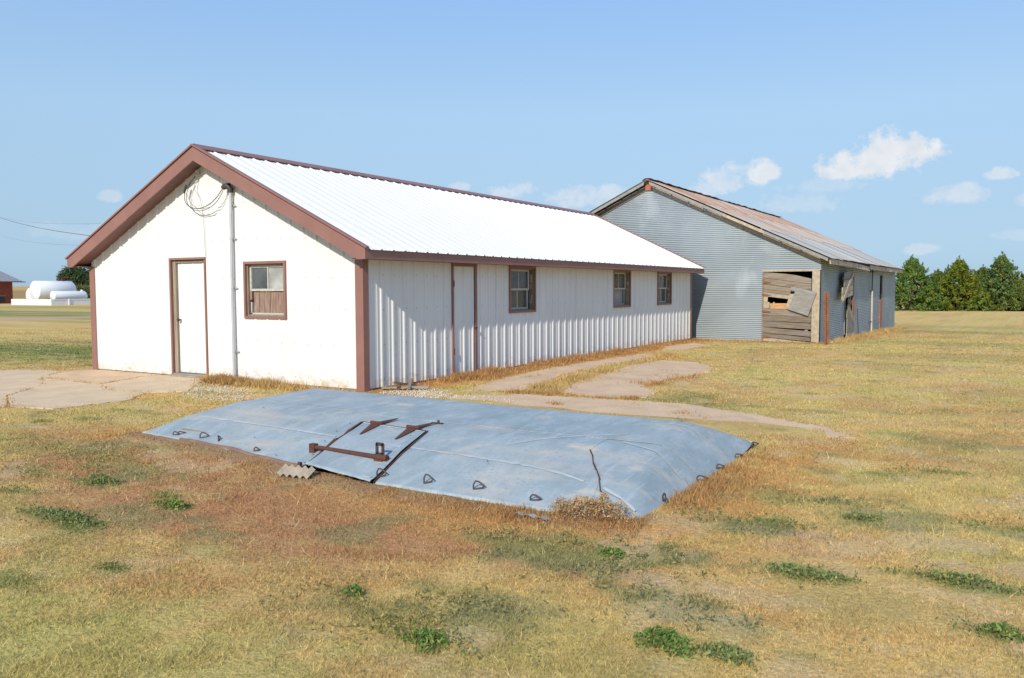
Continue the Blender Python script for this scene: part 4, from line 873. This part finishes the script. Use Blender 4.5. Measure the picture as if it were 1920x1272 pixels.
# ------------------------------------------------------------------ rusty post, loose boards
ps = thing('steel_post', 'rusty flat steel post leaning at the corner of the grey barn', 'post', (4.27, 16.36, -.06))
g = MB(); 
g.prism([(4.20, 16.35, -.3), (4.345, 16.35, -.3), (4.30, 16.33, 1.54), (4.15, 16.33, 1.55)], (0, .012, 0)); g.prism([(4.26, 16.23, -.3), (4.275, 16.23, -.3), (4.235, 16.23, 1.54), (4.22, 16.23, 1.54)], (0, .118, 0)); g.build('flange', RUSTP, ps)
for (p, q, w, lab, mt) in (((.12, .30, .045), (.80, .72, .055), .07, 'flat grey board lying nearest the shed corner trim', WOODG), ((.35, .85, .05), (.42, .22, .16), .06, 'short weathered stake propped across the fallen boards by the shed', WOODZ), ((.16, 1.05, .12), (.62, .40, .05), .05, 'thin stick leaning on the shed wall over the fallen boards', WOODZ)):
    t = thing('scrap_board', lab, 'board', ((p[0] + q[0]) / 2, (p[1] + q[1]) / 2, .02)); g = MB(); g.bar(p, q, w, .03); g.build('board', mt, t)

# ------------------------------------------------------------------ fuel tanks behind a white wall, red tile outbuilding
g0 = lambda x, y: float(terr(np.array([x]), np.array([y]))[0])
wallb = thing('tank_enclosure', 'low white enclosure wall around the white fuel tanks', 'wall', (-87.3, 46, 0))
x0, x1, y0, y1 = -91.6, -83.28, 42.1, 46.15 + 4.0
for (a, b, c, d, nm) in ((x0, x1, y0, y0 + .15, 'wall_panel'), (x1 - .15, x1, y0 + .15, y0 + 2.0, 'wall_panel'), (x1 - .15, x1, y0 + 2.1, y1, 'wall_panel'), (x0, x0 + .15, y0 + .15, y1, 'wall_panel'), (x0, x1, y1, y1 + .15, 'wall_panel')):
    g = MB(); g.box(a, b, c, d, -.2, .68); g.build(nm, BOXW, wallb)
g = MB(); g.box(x1 - .05, x1 + .08, y0 + 1.98, y0 + 2.12, -.2, .72); g.build('post', TANKW, wallb)
g = MB(); g.box(x1 - .02, x1 + .03, y0 + .2, y1, .58, .66); g.build('rail', TANKW, wallb)
def tank(name, lab, x, y, z, r, L_, bulge):
    t = thing(name, lab, 'tank', (x, y, z), 'white fuel tanks in the enclosure'); n = 28
    g = MB(); prof = [(0, 0), (.02, r * .98), (.05, r), (L_ - .3, r), (L_ - .12, r * .86), (L_ - .03, r * .5), (L_, .02)] if bulge else [(-.08, .02), (-.05, r * .5), (.0, r), (L_, r), (L_ + .05, r * .5), (L_ + .08, .02)]
    g.grid([[(x + rr * math.cos(2 * math.pi * k / n), y + yy, z + rr * math.sin(2 * math.pi * k / n)) for k in range(n)] for yy, rr in prof], True, True)
    g.build('shell', TANKW, t)
    for yy in (L_ * .2, L_ * .75):
        g = MB(); g.box(x - r * .7, x + r * .7, y + yy - .1, y + yy + .1, -.1, z - r * .72); g.build('saddle', BOXW, t)
    return t
bt = tank('fuel_tank', 'largest white horizontal fuel tank with a dark pump on its top', -89.3, 43.6, 1.66, 1.15, 4.6, True)
g = MB(); g.bar((-89.3, 47.0, 2.8), (-89.3, 47.0, 3.2), .35, .3); g.bar((-89.6, 46.6, 3.15), (-89.1, 47.6, 3.3), .15, .14); g.bar((-89.3, 46.2, 3.42), (-89.3, 47.0, 3.15), .1, .1); g.tube([(-89.3, 47.9, 2.75), (-89.3, 47.9, 3.05)], .16, 10); g.build('pump', RUST, bt)
tank('fuel_tank', 'small white fuel tank on the left behind the enclosure wall', -90.95, 43.9, 1.05, .92, 2.2, True)
ft = tank('fuel_tank', 'slim white fuel tank lying in front of the largest tank', -84.6, 43.0, 1.02, .58, 4.0, True)
g = MB(); g.tube([(-84.6, 46.5, 1.5), (-84.6, 46.5, 1.75)], .12, 8); g.build('valve', TANKW, ft)
rb = thing('tile_outbuilding', 'red clay tile outbuilding with a grey metal roof at the left edge', 'outbuilding', (-106, 44, 0))
g = MB(); xr = -102.5; g.box(-110.5, xr, 40.5, 48, -.3, 2.86); g.build('wall', TILE, rb)
g = MB()
for k in range(14):
    zz = .12 + k * .2; g.box(-110.52, xr + .012, 40.485, 48.012, zz, zz + .03)
g.build('mortar_course', nmat('dusty_mortar', (.30, .13, .09), (.22, .08, .055), (3, 3, 3), rough=.95), rb)
g = MB(); g.box(xr + .013, xr + .04, 46.3, 47.0, .15, .95); wd = g.build('window', nmat('dark_opening', (.03, .025, .025), (.05, .04, .04), (3, 3, 3), rough=.6), rb)
g = MB(); g.box(xr + .013, xr + .06, 46.2, 47.1, .95, 1.05); g.build('frame', WOODZ, wd)
g = MB(); ap = [(-106.5, 44.0, 6.2), (-106.5, 44.5, 6.2)]; e = .9
c4 = [(-110.5 - e, 40.5 - e, 2.86), (xr + e, 40.5 - e, 2.86), (xr + e, 48 + e, 2.86), (-110.5 - e, 48 + e, 2.86)]
g.poly([c4[0], c4[1], ap[0]]); g.poly([c4[1], c4[2], ap[1], ap[0]]); g.poly([c4[2], c4[3], ap[1]]); g.poly([c4[3], c4[0], ap[0], ap[1]])
g.prism(c4, (0, 0, -.06)); 
for k in range(1, 26):
    t = k / 26; yy = c4[1][1] + (c4[2][1] - c4[1][1]) * t; tt = min(t, 1 - t) * 2 * .95
    g.bar((c4[1][0], yy, 2.88), (c4[1][0] + (ap[0][0] - c4[1][0]) * tt, yy + (44.2 - yy) * 0, 2.88 + (6.2 - 2.86) * tt), .05, .05)
g.build('roof', METALG, rb)
g = MB(); g.bar((xr + e + .05, 46.0, 2.80), (xr + e + .05, 49.2, 2.78), .1, .1); g.build('gutter', BLACKM, rb)

# ------------------------------------------------------------------ overhead wires
for (p, q, dr, r, lab) in (((-104.0, 47.4, 11.2), (-6.6, 10.2, 2.95), .9, .022, 'thick dark overhead cable sloping down to the shed roof'),
                           ((-190, 92, 18.5), (-60, 33.5, 9.0 - 1.45), .5, .010, 'upper thin overhead wire across the sky left of the shed'), ((-190, 92, 14.2), (-60, 33.5, 5.6), .5, .010, 'lower thin overhead wire across the sky left of the shed')):
    t = thing('overhead_wire', lab, 'wire', p); g = MB(); g.tube(sag(p, q, dr, 24), r, 5); g.build('strand', WIREM, t)

# ------------------------------------------------------------------ trees
def leaf_cloud(P, N, size, cols, up_bias=.0):
    """one small kite of two triangles at each point"""
    n = len(P); d = rng.normal(size=(n, 3)); d[:, 2] += up_bias; d /= np.linalg.norm(d, axis=1)[:, None]
    e = np.cross(d, rng.normal(size=(n, 3))); e /= np.linalg.norm(e, axis=1)[:, None]
    s = size * rng.uniform(.6, 1.4, n)[:, None]
    V = np.stack([P - d * s, P + e * s * .38, P + d * s, P - e * s * .38], 1).reshape(-1, 3)
    F = np.arange(4 * n).reshape(n, 4); return V, F, np.repeat(cols, 4, 0)
def cedar(lab, x, y, h, r, col, seed, group):
    global rng
    rng = np.random.default_rng(seed); z = g0(x, y)
    t = thing('cedar_tree', lab, 'tree', (x, y, z), group)
    g = MB(); g.tube([(x, y, z - .2), (x + .05, y, z + h * .4), (x, y, z + h * .93)], [.16, .10, .02], 7)
    for k in range(16):
        zz = h * (.08 + .8 * k / 16); a = k * 2.4; rr = r * (1 - zz / h) ** .8 * .8
        g.tube([(x, y, z + zz), (x + rr * .6 * math.cos(a), y + rr * .6 * math.sin(a), z + zz + rr * .25), (x + rr * math.cos(a), y + rr * math.sin(a), z + zz + rr * .55)], [.04, .025, .008], 5)
    g.build('trunk', BARK, t)
    P = []; C = []
    nb = 520
    for k in range(nb):
        u = rng.random() ** 1.05; zz = h * (.01 + .90 * u)
        env = r * (1 - u * .985) ** .85 * (.70 + .55 * rng.random())
        a = rng.random() * 2 * math.pi; rad = env * rng.uniform(.55, 1.0)
        L_ = rng.uniform(.35, .8) * (1 - u * .5); dirv = np.array([math.cos(a) * .6, math.sin(a) * .6, rng.uniform(.5, 1.1)]); dirv /= np.linalg.norm(dirv)
        base = np.array([x + rad * math.cos(a), y + rad * math.sin(a), z + zz]) - dirv * L_ * .4
        m = rng.integers(26, 40); s_ = rng.random(m) ** .8
        pts = base + dirv * (s_ * L_)[:, None] + rng.normal(size=(m, 3)) * (.14 * (1.1 - s_))[:, None]
        shade = rng.uniform(.65, 1.25); hue = rng.normal() * .12
        cc = np.array(col)[None, :] * (shade * (.8 + .4 * rng.random(m)))[:, None] * np.array([1 + hue, 1, 1 - hue])[None, :]
        P.append(pts); C.append(cc)
    for k in range(9):      # leading shoots that stand clear of the top
        a = rng.random() * 6.28; q = r * .28 * rng.random() ** .5 * (k > 0); top = h * (1.02 - .55 * q / r) ; m = 26; s_ = rng.random(m)
        P.append(np.array([x + q * math.cos(a), y + q * math.sin(a), z + top - .75]) + np.stack([rng.normal(size=m) * .11 * (1 - s_), rng.normal(size=m) * .11 * (1 - s_), s_ * .8], 1)); C.append(np.array(col)[None, :] * rng.uniform(.8, 1.3, m)[:, None])
    P = np.concatenate(P); C = np.clip(np.concatenate(C), .004, 1); V, F, CC = leaf_cloud(P, None, .115, C, .5)
    V = V - np.array([x, y, z]); np_mesh('crown', V, F, LEAFM, CC, t)
gp = 'cedars in the windbreak beyond the barn'
cedar('bushy green cedar nearest the end of the grey barn', 1.4, 69.5, 4.75, 3.3, (0.152, 0.226, 0.053), 101, gp)
cedar('yellow green pointed cedar second to the right of the barn', 4.9, 71.0, 4.6, 3.3, (0.188, 0.226, 0.036), 102, gp)
cedar('blue green cedar with a narrow pointed top, third from the barn', 8.1, 72.4, 4.95, 3.0, (0.147, 0.209, 0.065), 103, gp)
cedar('dark cedar at the right edge of the picture with a ragged crown', 10.7, 73.0, 4.3, 3.0, (0.152, 0.184, 0.053), 104, gp)
cedar('cedar half hidden behind the gap between the second and third cedars', 6.6, 74.8, 3.9, 2.6, (0.152, 0.200, 0.050), 105, gp)
cedar('low cedar half hidden behind the gap between the first and second cedars', 3.1, 73.8, 3.6, 2.6, (0.152, 0.200, 0.050), 107, gp)
cedar('outermost cedar past the right edge of the picture', 13.9, 74.5, 4.6, 3.0, (0.160, 0.209, 0.053), 108, gp)
cedar('low cedar at the foot of the two rightmost cedars', 9.5, 71.4, 2.6, 2.1, (0.152, 0.200, 0.053), 109, gp)
def broad(lab, x, y, h, r, col, seed, name='broadleaf_tree', cat='tree', zb=.25):
    global rng
    rng = np.random.default_rng(seed); z = g0(x, y); t = thing(name, lab, cat, (x, y, z), 'trees far left behind the shed')
    g = MB(); g.tube([(x, y, z - .2), (x, y, z + h * .5), (x, y, z + h * .8)], [h * .035, h * .025, .03], 7)
    for k in range(7): a = k * 2.4; g.tube([(x, y, z + h * (.25 + .06 * k)), (x + r * .55 * math.cos(a), y + r * .55 * math.sin(a), z + h * (.45 + .06 * k))], [h * .015, .02], 5)
    g.build('trunk', BARK, t); P = []; C = []
    for k in range(150):
        v = rng.normal(size=3); v /= np.linalg.norm(v); rr = rng.uniform(.5, 1.0)
        c_ = np.array([x + v[0] * r * rr, y + v[1] * r * rr, z + h * (zb + (1 - zb) * .5) + v[2] * h * (1 - zb) * .5 * rr * .92])
        m = 45; P.append(c_ + rng.normal(size=(m, 3)) * r * .13); C.append(np.array(col)[None, :] * rng.uniform(.6, 1.3) * (.8 + .4 * rng.random(m))[:, None])
    V, F, CC = leaf_cloud(np.concatenate(P), None, r * .075, np.concatenate(C), .2); np_mesh('crown', V - np.array([x, y, z]), F, LEAFM, CC, t)
broad('dark rounded tree left of the shed behind the fuel tanks', -124.2, 69.2, 5.7, 2.5, (.075, .115, .048), 201)
broad('taller dark tree partly hidden by the left end of the shed', -121.4, 71.2, 5.4, 2.2, (.07, .105, .045), 202)
broad('low olive shrub at the foot of the dark trees', -119.5, 66.2, 2.4, 2.3, (.14, .155, .055), 203, 'shrub', 'shrub', .02)
broad('low olive shrub hard against the left corner of the shed', -116.6, 67.6, 2.5, 2.3, (.13, .14, .055), 204, 'shrub', 'shrub', .02)
rng = np.random.default_rng(55)

# ------------------------------------------------------------------ grass, weeds, gravel
def in_poly(x, y, P):
    r = np.zeros(len(x), bool); j = len(P) - 1
    for i in range(len(P)):
        xi, yi = P[i]; xj, yj = P[j]
        r ^= ((yi > y) != (yj > y)) & (x < (xj - xi) * (y - yi) / (yj - yi + 1e-12) + xi); j = i
    return r
def blocked(x, y, pad=.0):
    b = (x > -W - .02) & (x < .04) & (y > -.04) & (y < LN + .05)
    b |= (x > BX0) & (x < BX1 + .03) & (y > BY0 - .04) & (y < BY1)
    b |= (x > .55) & (x < 6.93) & (y > cell_edge(np.clip(x, .48, 6.95)) - .02) & (y < -1.15 - .066 * (x - 1.0))
    b |= (x > .45) & (x < 3.6) & (y > cell_edge(np.clip(x, .48, 6.95)) - .10) & (y < -4) & (rng.random(len(x)) < .8)
    for P in SLABS:
        b |= in_poly(x, y, P) & (rng.random(len(x)) > pad)
    return b
def blades(x, y, h, w, lean, col):
    n = len(x); z = terr(x, y); a = rng.random(n) * 2 * np.pi; ln = lean * rng.uniform(.3, 1.5, n); b = rng.random(n) * 2 * np.pi
    bx = np.cos(a) * w / 2; by = np.sin(a) * w / 2
    V = np.empty((n, 3, 3)); V[:, 0] = np.stack([x - bx, y - by, z - .004], 1); V[:, 1] = np.stack([x + bx, y + by, z - .004], 1)
    V[:, 2] = np.stack([x + np.cos(b) * h * ln, y + np.sin(b) * h * ln, z + h], 1)
    return V.reshape(-1, 3), np.arange(3 * n).reshape(n, 3), np.repeat(col, 3, 0)
def polar(n, r0, r1, half):
    r = r0 * (r1 / r0) ** rng.random(n); th = math.atan2(fwd.x, fwd.y) + rng.uniform(-half, half, n)
    return CAM.x + r * np.sin(th), CAM.y + r * np.cos(th), r
x, y, r = polar(1150000, 2.2, 42, .80)
k = ~blocked(x, y, .02)
dens_ = sst(.30, .48, fbm(x * 2.3, y * 2.3, 93, 4)); k &= rng.random(len(x)) < (.35 + .65 * dens_) * (1 - .5 * bare(x, y))
x, y, r = x[k], y[k], r[k]
c = turf(x, y); isg = np.clip((c[:, 1] / c[:, 0] - .78) * 4, 0, 1)
c = c * rng.uniform(.50, 1.42, len(x))[:, None]; c = c * (.80 + .42 * fbm(x * 17, y * 17, 121, 3))[:, None]; dk = rng.random(len(x)) < .10; c[dk] = c[dk] * .35 + np.array([.16, .15, .06]) * .5; dry = rng.random(len(x)) < .16; c[dry] = c[dry] * .4 + np.array([.55, .42, .2]) * .6 * rng.uniform(.8, 1.2, dry.sum())[:, None]
hgt = rng.uniform(.007, .025, len(x)) * (1 + .4 * isg) * (.45 + 1.1 * fbm(x * 4.5, y * 4.5, 95, 3))
# longer straw stalks lying in the turf
q = (rng.random(len(x)) < .006) & (r < 14); hgt[q] = rng.uniform(.03, .07, q.sum()); c[q] = np.array([.72, .56, .28]) * rng.uniform(.7, 1.1, q.sum())[:, None]
V, F, C = blades(x, y, hgt, np.clip(.0010 * r, .0033, .03), 1.1, c)
gr = np_mesh('grass', V, F, GRASSM, C); gr['kind'] = 'stuff'; gr['label'] = 'short dry yellow brown grass with green patches over the yard'; gr['category'] = 'grass'
# dry orange weeds along the walls, in the joints of the path and round the cover
xs, ys, hs, cs = [], [], [], []
def strip(p, q, w, n, h, col):
    t = rng.random(n); cl = fbm(t * np.hypot(q[0] - p[0], q[1] - p[1]) * 1.5 + p[0], t * 0 + p[1], 97, 3); k = rng.random(n) < .12 + sst(.42, .60, cl)
    t = t[k]; n = len(t); o = rng.normal(size=n) * w * .5
    dx, dy = q[0] - p[0], q[1] - p[1]; l = math.hypot(dx, dy)
    xs.append(p[0] + dx * t - dy / l * o); ys.append(p[1] + dy * t + dx / l * o); hs.append(h * rng.uniform(.3, 1.2, n) * (.15 + 2.0 * fbm(xs[-1] * 4, ys[-1] * 4, 99, 3) ** 1.5)); cs.append(np.array(col)[None, :] * rng.uniform(.55, 1.35, n)[:, None])
OR1 = (.48, .275, .115); OR2 = (.56, .385, .16)
strip((.22, .3), (.26, 16.3), .34, 26000, .11, OR1); strip((.55, 2.2), (.5, 12), .35, 12000, .07, OR1)
strip((2.5, 1.3), (1.75, 9.5), .42, 16000, .08, OR2); strip((1.9, 1.1), (4.3, 1.3), .16, 3500, .06, OR1); strip((3.6, 3.0), (3.75, 5.2), .35, 2600, .07, OR1); strip((3.0, 2.6), (3.5, 2.9), .10, 600, .04, OR2)
strip((-3.8, -.2), (-.1, -.28), .28, 9000, .12, OR2); strip((-3.5, -.2), (-2.6, -.25), .25, 3500, .14, OR1)
strip((-.4, 16.8), (2.1, 16.8), .4, 4000, .10, OR2); strip((4.25, 17.2), (4.25, 34), .5, 9000, .14, OR2); strip((2.1, 16.8), (4.3, 16.6), .5, 3000, .08, OR1)
strip((4.2, -.40), (6.3, -1.0), .14, 2200, .05, OR2); strip((1.2, -1.0), (4.3, -1.15), .2, 2500, .05, OR2)
strip((7.02, -4.5), (7.05, -2.0), .30, 5200, .055, OR1); strip((7.05, -2.6), (7.0, -1.2), .16, 1800, .05, OR2); strip((4.7, -5.16), (6.0, -5.22), .22, 3600, .03, OR1); strip((6.0, -5.22), (7.0, -5.02), .26, 3600, .05, OR1); strip((1.0, -4.66), (3.3, -5.04), .2, 2200, .025, OR1)
strip((-6.4, -1.5), (-5, -1.62), .03, 250, .04, OR2); strip((5.3, .35), (5.9, .1), .14, 700, .05, OR1); strip((4.2, .9), (4.7, .7), .1, 500, .05, OR2); strip((3.2, .3), (3.6, .2), .1, 400, .045, OR1); strip((2.9, 4.6), (3.3, 5.6), .1, 700, .05, OR2); strip((3.0, 6.2), (3.5, 6.0), .08, 300, .04, OR1); strip((1.2, 3.0), (1.4, 4.4), .1, 600, .05, OR2); strip((6.3, -.1), (6.9, -.5), .12, 600, .045, OR2); strip((7.0, -.3), (7.3, -.2), .15, 300, .05, OR1)
ex, ey = [], []
for P in SLABS:
    Q = np.roll(P, -1, 0)
    for a_, b_ in zip(P, Q):
        m_ = 12; t_ = rng.random(m_); nn_ = np.array([-(b_ - a_)[1], (b_ - a_)[0]]); nn_ = nn_ / (np.hypot(*nn_) + 1e-9); o_ = rng.normal(size=m_) * .055
        ex.append(a_[0] + (b_ - a_)[0] * t_ + nn_[0] * o_); ey.append(a_[1] + (b_ - a_)[1] * t_ + nn_[1] * o_)
ex = np.concatenate(ex); ey = np.concatenate(ey); kk = (fbm(ex * 2.2, ey * 2.2, 141, 3) > .44) & (rng.random(len(ex)) < np.where(ex < -3.5, .35, 1)); ex, ey = ex[kk], ey[kk]; NE = len(ex)
X = np.concatenate(xs); Y = np.concatenate(ys); H = np.concatenate(hs); Cc = np.concatenate(cs); k = ~blocked(X, Y, .25) & (X > -7.5)
X, Y, H, Cc = X[k], Y[k], H[k], Cc[k]; kb = ~((ex > .6) & (ex < 6.95) & (ey < -1.2)) & ~((ex > -W) & (ex < .03) & (ey > -.04)); ex, ey = ex[kb], ey[kb]
X = np.r_[X, ex]; Y = np.r_[Y, ey]; H = np.r_[H, rng.uniform(.015, .055, len(ex))]; Cc = np.r_[Cc, np.array(OR2)[None, :] * rng.uniform(.6, 1.25, len(ex))[:, None]]; rr = np.hypot(X - CAM.x, Y - CAM.y)
V, F, C = blades(X, Y, H, np.clip(.0011 * rr, .005, .02), .55, Cc)
wd_ = np_mesh('dry_weeds', V, F, GRASSM, C); wd_['kind'] = 'stuff'; wd_['label'] = 'orange brown dry weeds along the walls and the path joints'; wd_['category'] = 'weeds'
# low grey-green ground cover in the patches
xs, ys, cs = [], [], []
for b in GREEN:
    if b[0] < -3 or b[1] > 0: continue
    n = int(900 * b[5] * max(b[2] * b[3], .02) / .05); n = min(n, 8000)
    px_ = b[0] + b[2] * .95 * rng.normal(size=n); py_ = b[1] + b[3] * 1.05 * rng.normal(size=n); q = np.hypot((px_ - b[0]) / b[2], (py_ - b[1]) / b[3])
    kk = fbm(px_ * 9, py_ * 9, 103, 4) + .5 * (fbm(px_ * 2.5, py_ * 2.5, 107, 3) - .5) - .07 * q > .46
    xs.append(px_[kk]); ys.append(py_[kk]); m_ = rng.random((kk.sum(), 1)) ** 2 * .55; cs.append((np.array(b[4])[None, :] * (1 - m_) + np.array(TAN)[None, :] * .8 * m_) * rng.uniform(.55, 1.3, kk.sum())[:, None])
X = np.concatenate(xs); Y = np.concatenate(ys); Cc = np.concatenate(cs); k = ~blocked(X, Y); X, Y, Cc = X[k], Y[k], Cc[k]
P = np.stack([X, Y, terr(X, Y) + rng.uniform(.008, .040, len(X))], 1); V, F, C = leaf_cloud(P, None, .0125, Cc, .3)
gc = np_mesh('ground_cover', V, F, GRASSM, C); gc['kind'] = 'stuff'; gc['label'] = 'low grey green creeping weeds spreading in the dry grass'; gc['category'] = 'weeds'
# single bright green clumps and the curled brown weed at the cover's front corner
def clump(lab, x, y, rx, ry, n, h, col, name='green_weed', cat='weed', size=.013, group='green weeds in the dry grass'):
    z = g0(x, y); t = thing(name, lab, cat, (x, y, z), group)
    lob = rng.normal(size=(9, 2)) * .5; li = rng.integers(0, 9, n); off = lob[li] + rng.normal(size=(n, 2)) * .34; q = np.hypot(off[:, 0], off[:, 1]); a = np.arctan2(off[:, 1], off[:, 0])
    hh = h * np.maximum(.15, 1 - .45 * q * q) * rng.random(n) ** .5 * (.6 + .8 * vnoise(q * np.cos(a) * 4 + x * 7, q * np.sin(a) * 4, 6)); P = np.stack([rx * q * np.cos(a), ry * q * np.sin(a), hh + .004], 1)
    Cc = np.array(col)[None, :] * (rng.uniform(.6, 1.45, n))[:, None]; yk = rng.random(n) < .16; Cc[yk] = np.array([.42, .36, .13]) * rng.uniform(.6, 1.2, yk.sum())[:, None]; V, F, C = leaf_cloud(P, None, size, Cc, .8)
    np_mesh('leaves', V, F, GRASSM, C, t)
    g = MB()
    for k in range(14 if cat == 'weed' else 46):
        aa = rng.random() * 6.28; q = rng.random(); g.tube([(x + rx * .2 * math.cos(aa), y + ry * .2 * math.sin(aa), z - .01), (x + rx * q * math.cos(aa), y + ry * q * math.sin(aa), z + h * .8 * (1 - .6 * q))], [.0025, .0015], 4, False)
    g.build('stems', nmat('weed_stem', (.16, .17, .06), (.2, .16, .07), (20, 20, 20), rough=.9) if cat == 'weed' else nmat('dry_stem', (.36, .22, .11), (.26, .15, .08), (20, 20, 20), rough=.9), t); return t
G1 = (.165, .255, .07); G2 = (.20, .245, .095)
clump('brightest round green clump near the bottom edge of the yard', 7.82, -6.73, .115, .10, 1150, .065, G1)
clump('flatter green clump right of the brightest round one', 8.12, -6.71, .13, .07, 650, .05, G2)
clump('small green tuft at the left of the bottom edge centre', 6.83, -7.29, .085, .05, 600, .05, G1)
clump('dark green clump in the brown grass left of the cellar cover', 2.3, -6.12, .17, .085, 800, .06, G2)
clump('long green clump spreading at the left edge of the yard', 3.2, -6.97, .36, .09, 1300, .06, G2)
clump('green tuft beside the long clump at the left', 3.6, -6.3, .13, .06, 600, .045, G1)
clump('small green tuft below the rusty grass in front of the cover', 6.1, -7.0, .06, .03, 260, .045, G1)
clump('green clump spread in the bare tan patch at the right', 8.19, -5.4, .20, .09, 800, .05, G2)
clump('long green clump close to the right edge of the yard', 8.99, -5.07, .24, .07, 700, .05, G2)
clump('green tuft low at the right edge', 9.19, -5.78, .08, .05, 260, .05, G1)
clump('bright small tuft in the grey green patch before the cover corner', 7.05, -5.63, .07, .04, 400, .045, G1)
clump('green tuft at the far right of the yard beyond the bare patch', 8.3, -3.95, .10, .06, 260, .045, G2)
clump('curled dry brown weed heaped over the front right corner of the cellar cover', 6.66, -5.0, .27, .12, 2600, .16, (.50, .325, .17), 'dry_weed', 'dry weed', .0105, None)
clump('smaller curled dry weed left of the heap at the cellar cover corner', 6.38, -5.02, .13, .08, 900, .11, (.47, .31, .17), 'dry_weed', 'dry weed', .0095, None)
# white gravel
def pebbles(n, regs):
    xs = []; 
    for (x, y, rx, ry, k) in regs:
        m = int(n * k); a = rng.random(m) * 2 * np.pi; q = rng.random(m) ** .6; xs.append(np.stack([x + rx * q * np.cos(a), y + ry * q * np.sin(a)], 1))
    P = np.concatenate(xs); P = P[~((P[:, 0] < .03) & (P[:, 1] > -.05))]; P = P[~((P[:, 0] > .9) & (P[:, 1] < -1.2) & (P[:, 0] < 6.9))]; n = len(P); s = .006 + .016 * rng.random(n) ** 2
    O = np.array([(1, 0, 0), (0, 1, 0), (-1, 0, 0), (0, -1, 0), (0, 0, .7), (0, 0, -.7)]); V = O[None] * s[:, None, None] * rng.uniform(.6, 1.3, (n, 6, 1))
    ang = rng.random(n) * 6.28; ca, sa = np.cos(ang)[:, None], np.sin(ang)[:, None]; V = np.stack([V[..., 0] * ca - V[..., 1] * sa, V[..., 0] * sa + V[..., 1] * ca, V[..., 2]], -1)
    V += np.stack([P[:, 0], P[:, 1], terr(P[:, 0], P[:, 1]) + .004 + s * .3], 1)[:, None, :]
    T = np.array([(0, 1, 4), (1, 2, 4), (2, 3, 4), (3, 0, 4), (1, 0, 5), (2, 1, 5), (3, 2, 5), (0, 3, 5)])
    F = (np.arange(n)[:, None, None] * 6 + T[None]).reshape(-1, 3); return np_mesh('gravel', V.reshape(-1, 3), F, PEBB)
gv = pebbles(2800, [(1.05, .15, .75, .40, .34), (.9, .55, .4, .4, .1), (-3.1, -.9, .9, .45, .18), (-2.2, -1.1, .8, .35, .14), (-1.5, -1.7, .9, .3, .14), (-4.2, -.4, .5, .3, .06), (2.2, .2, .8, .3, .06)])
gv['kind'] = 'stuff'; gv['label'] = 'pale limestone gravel strewn beside the shed corner and the slab'; gv['category'] = 'gravel'
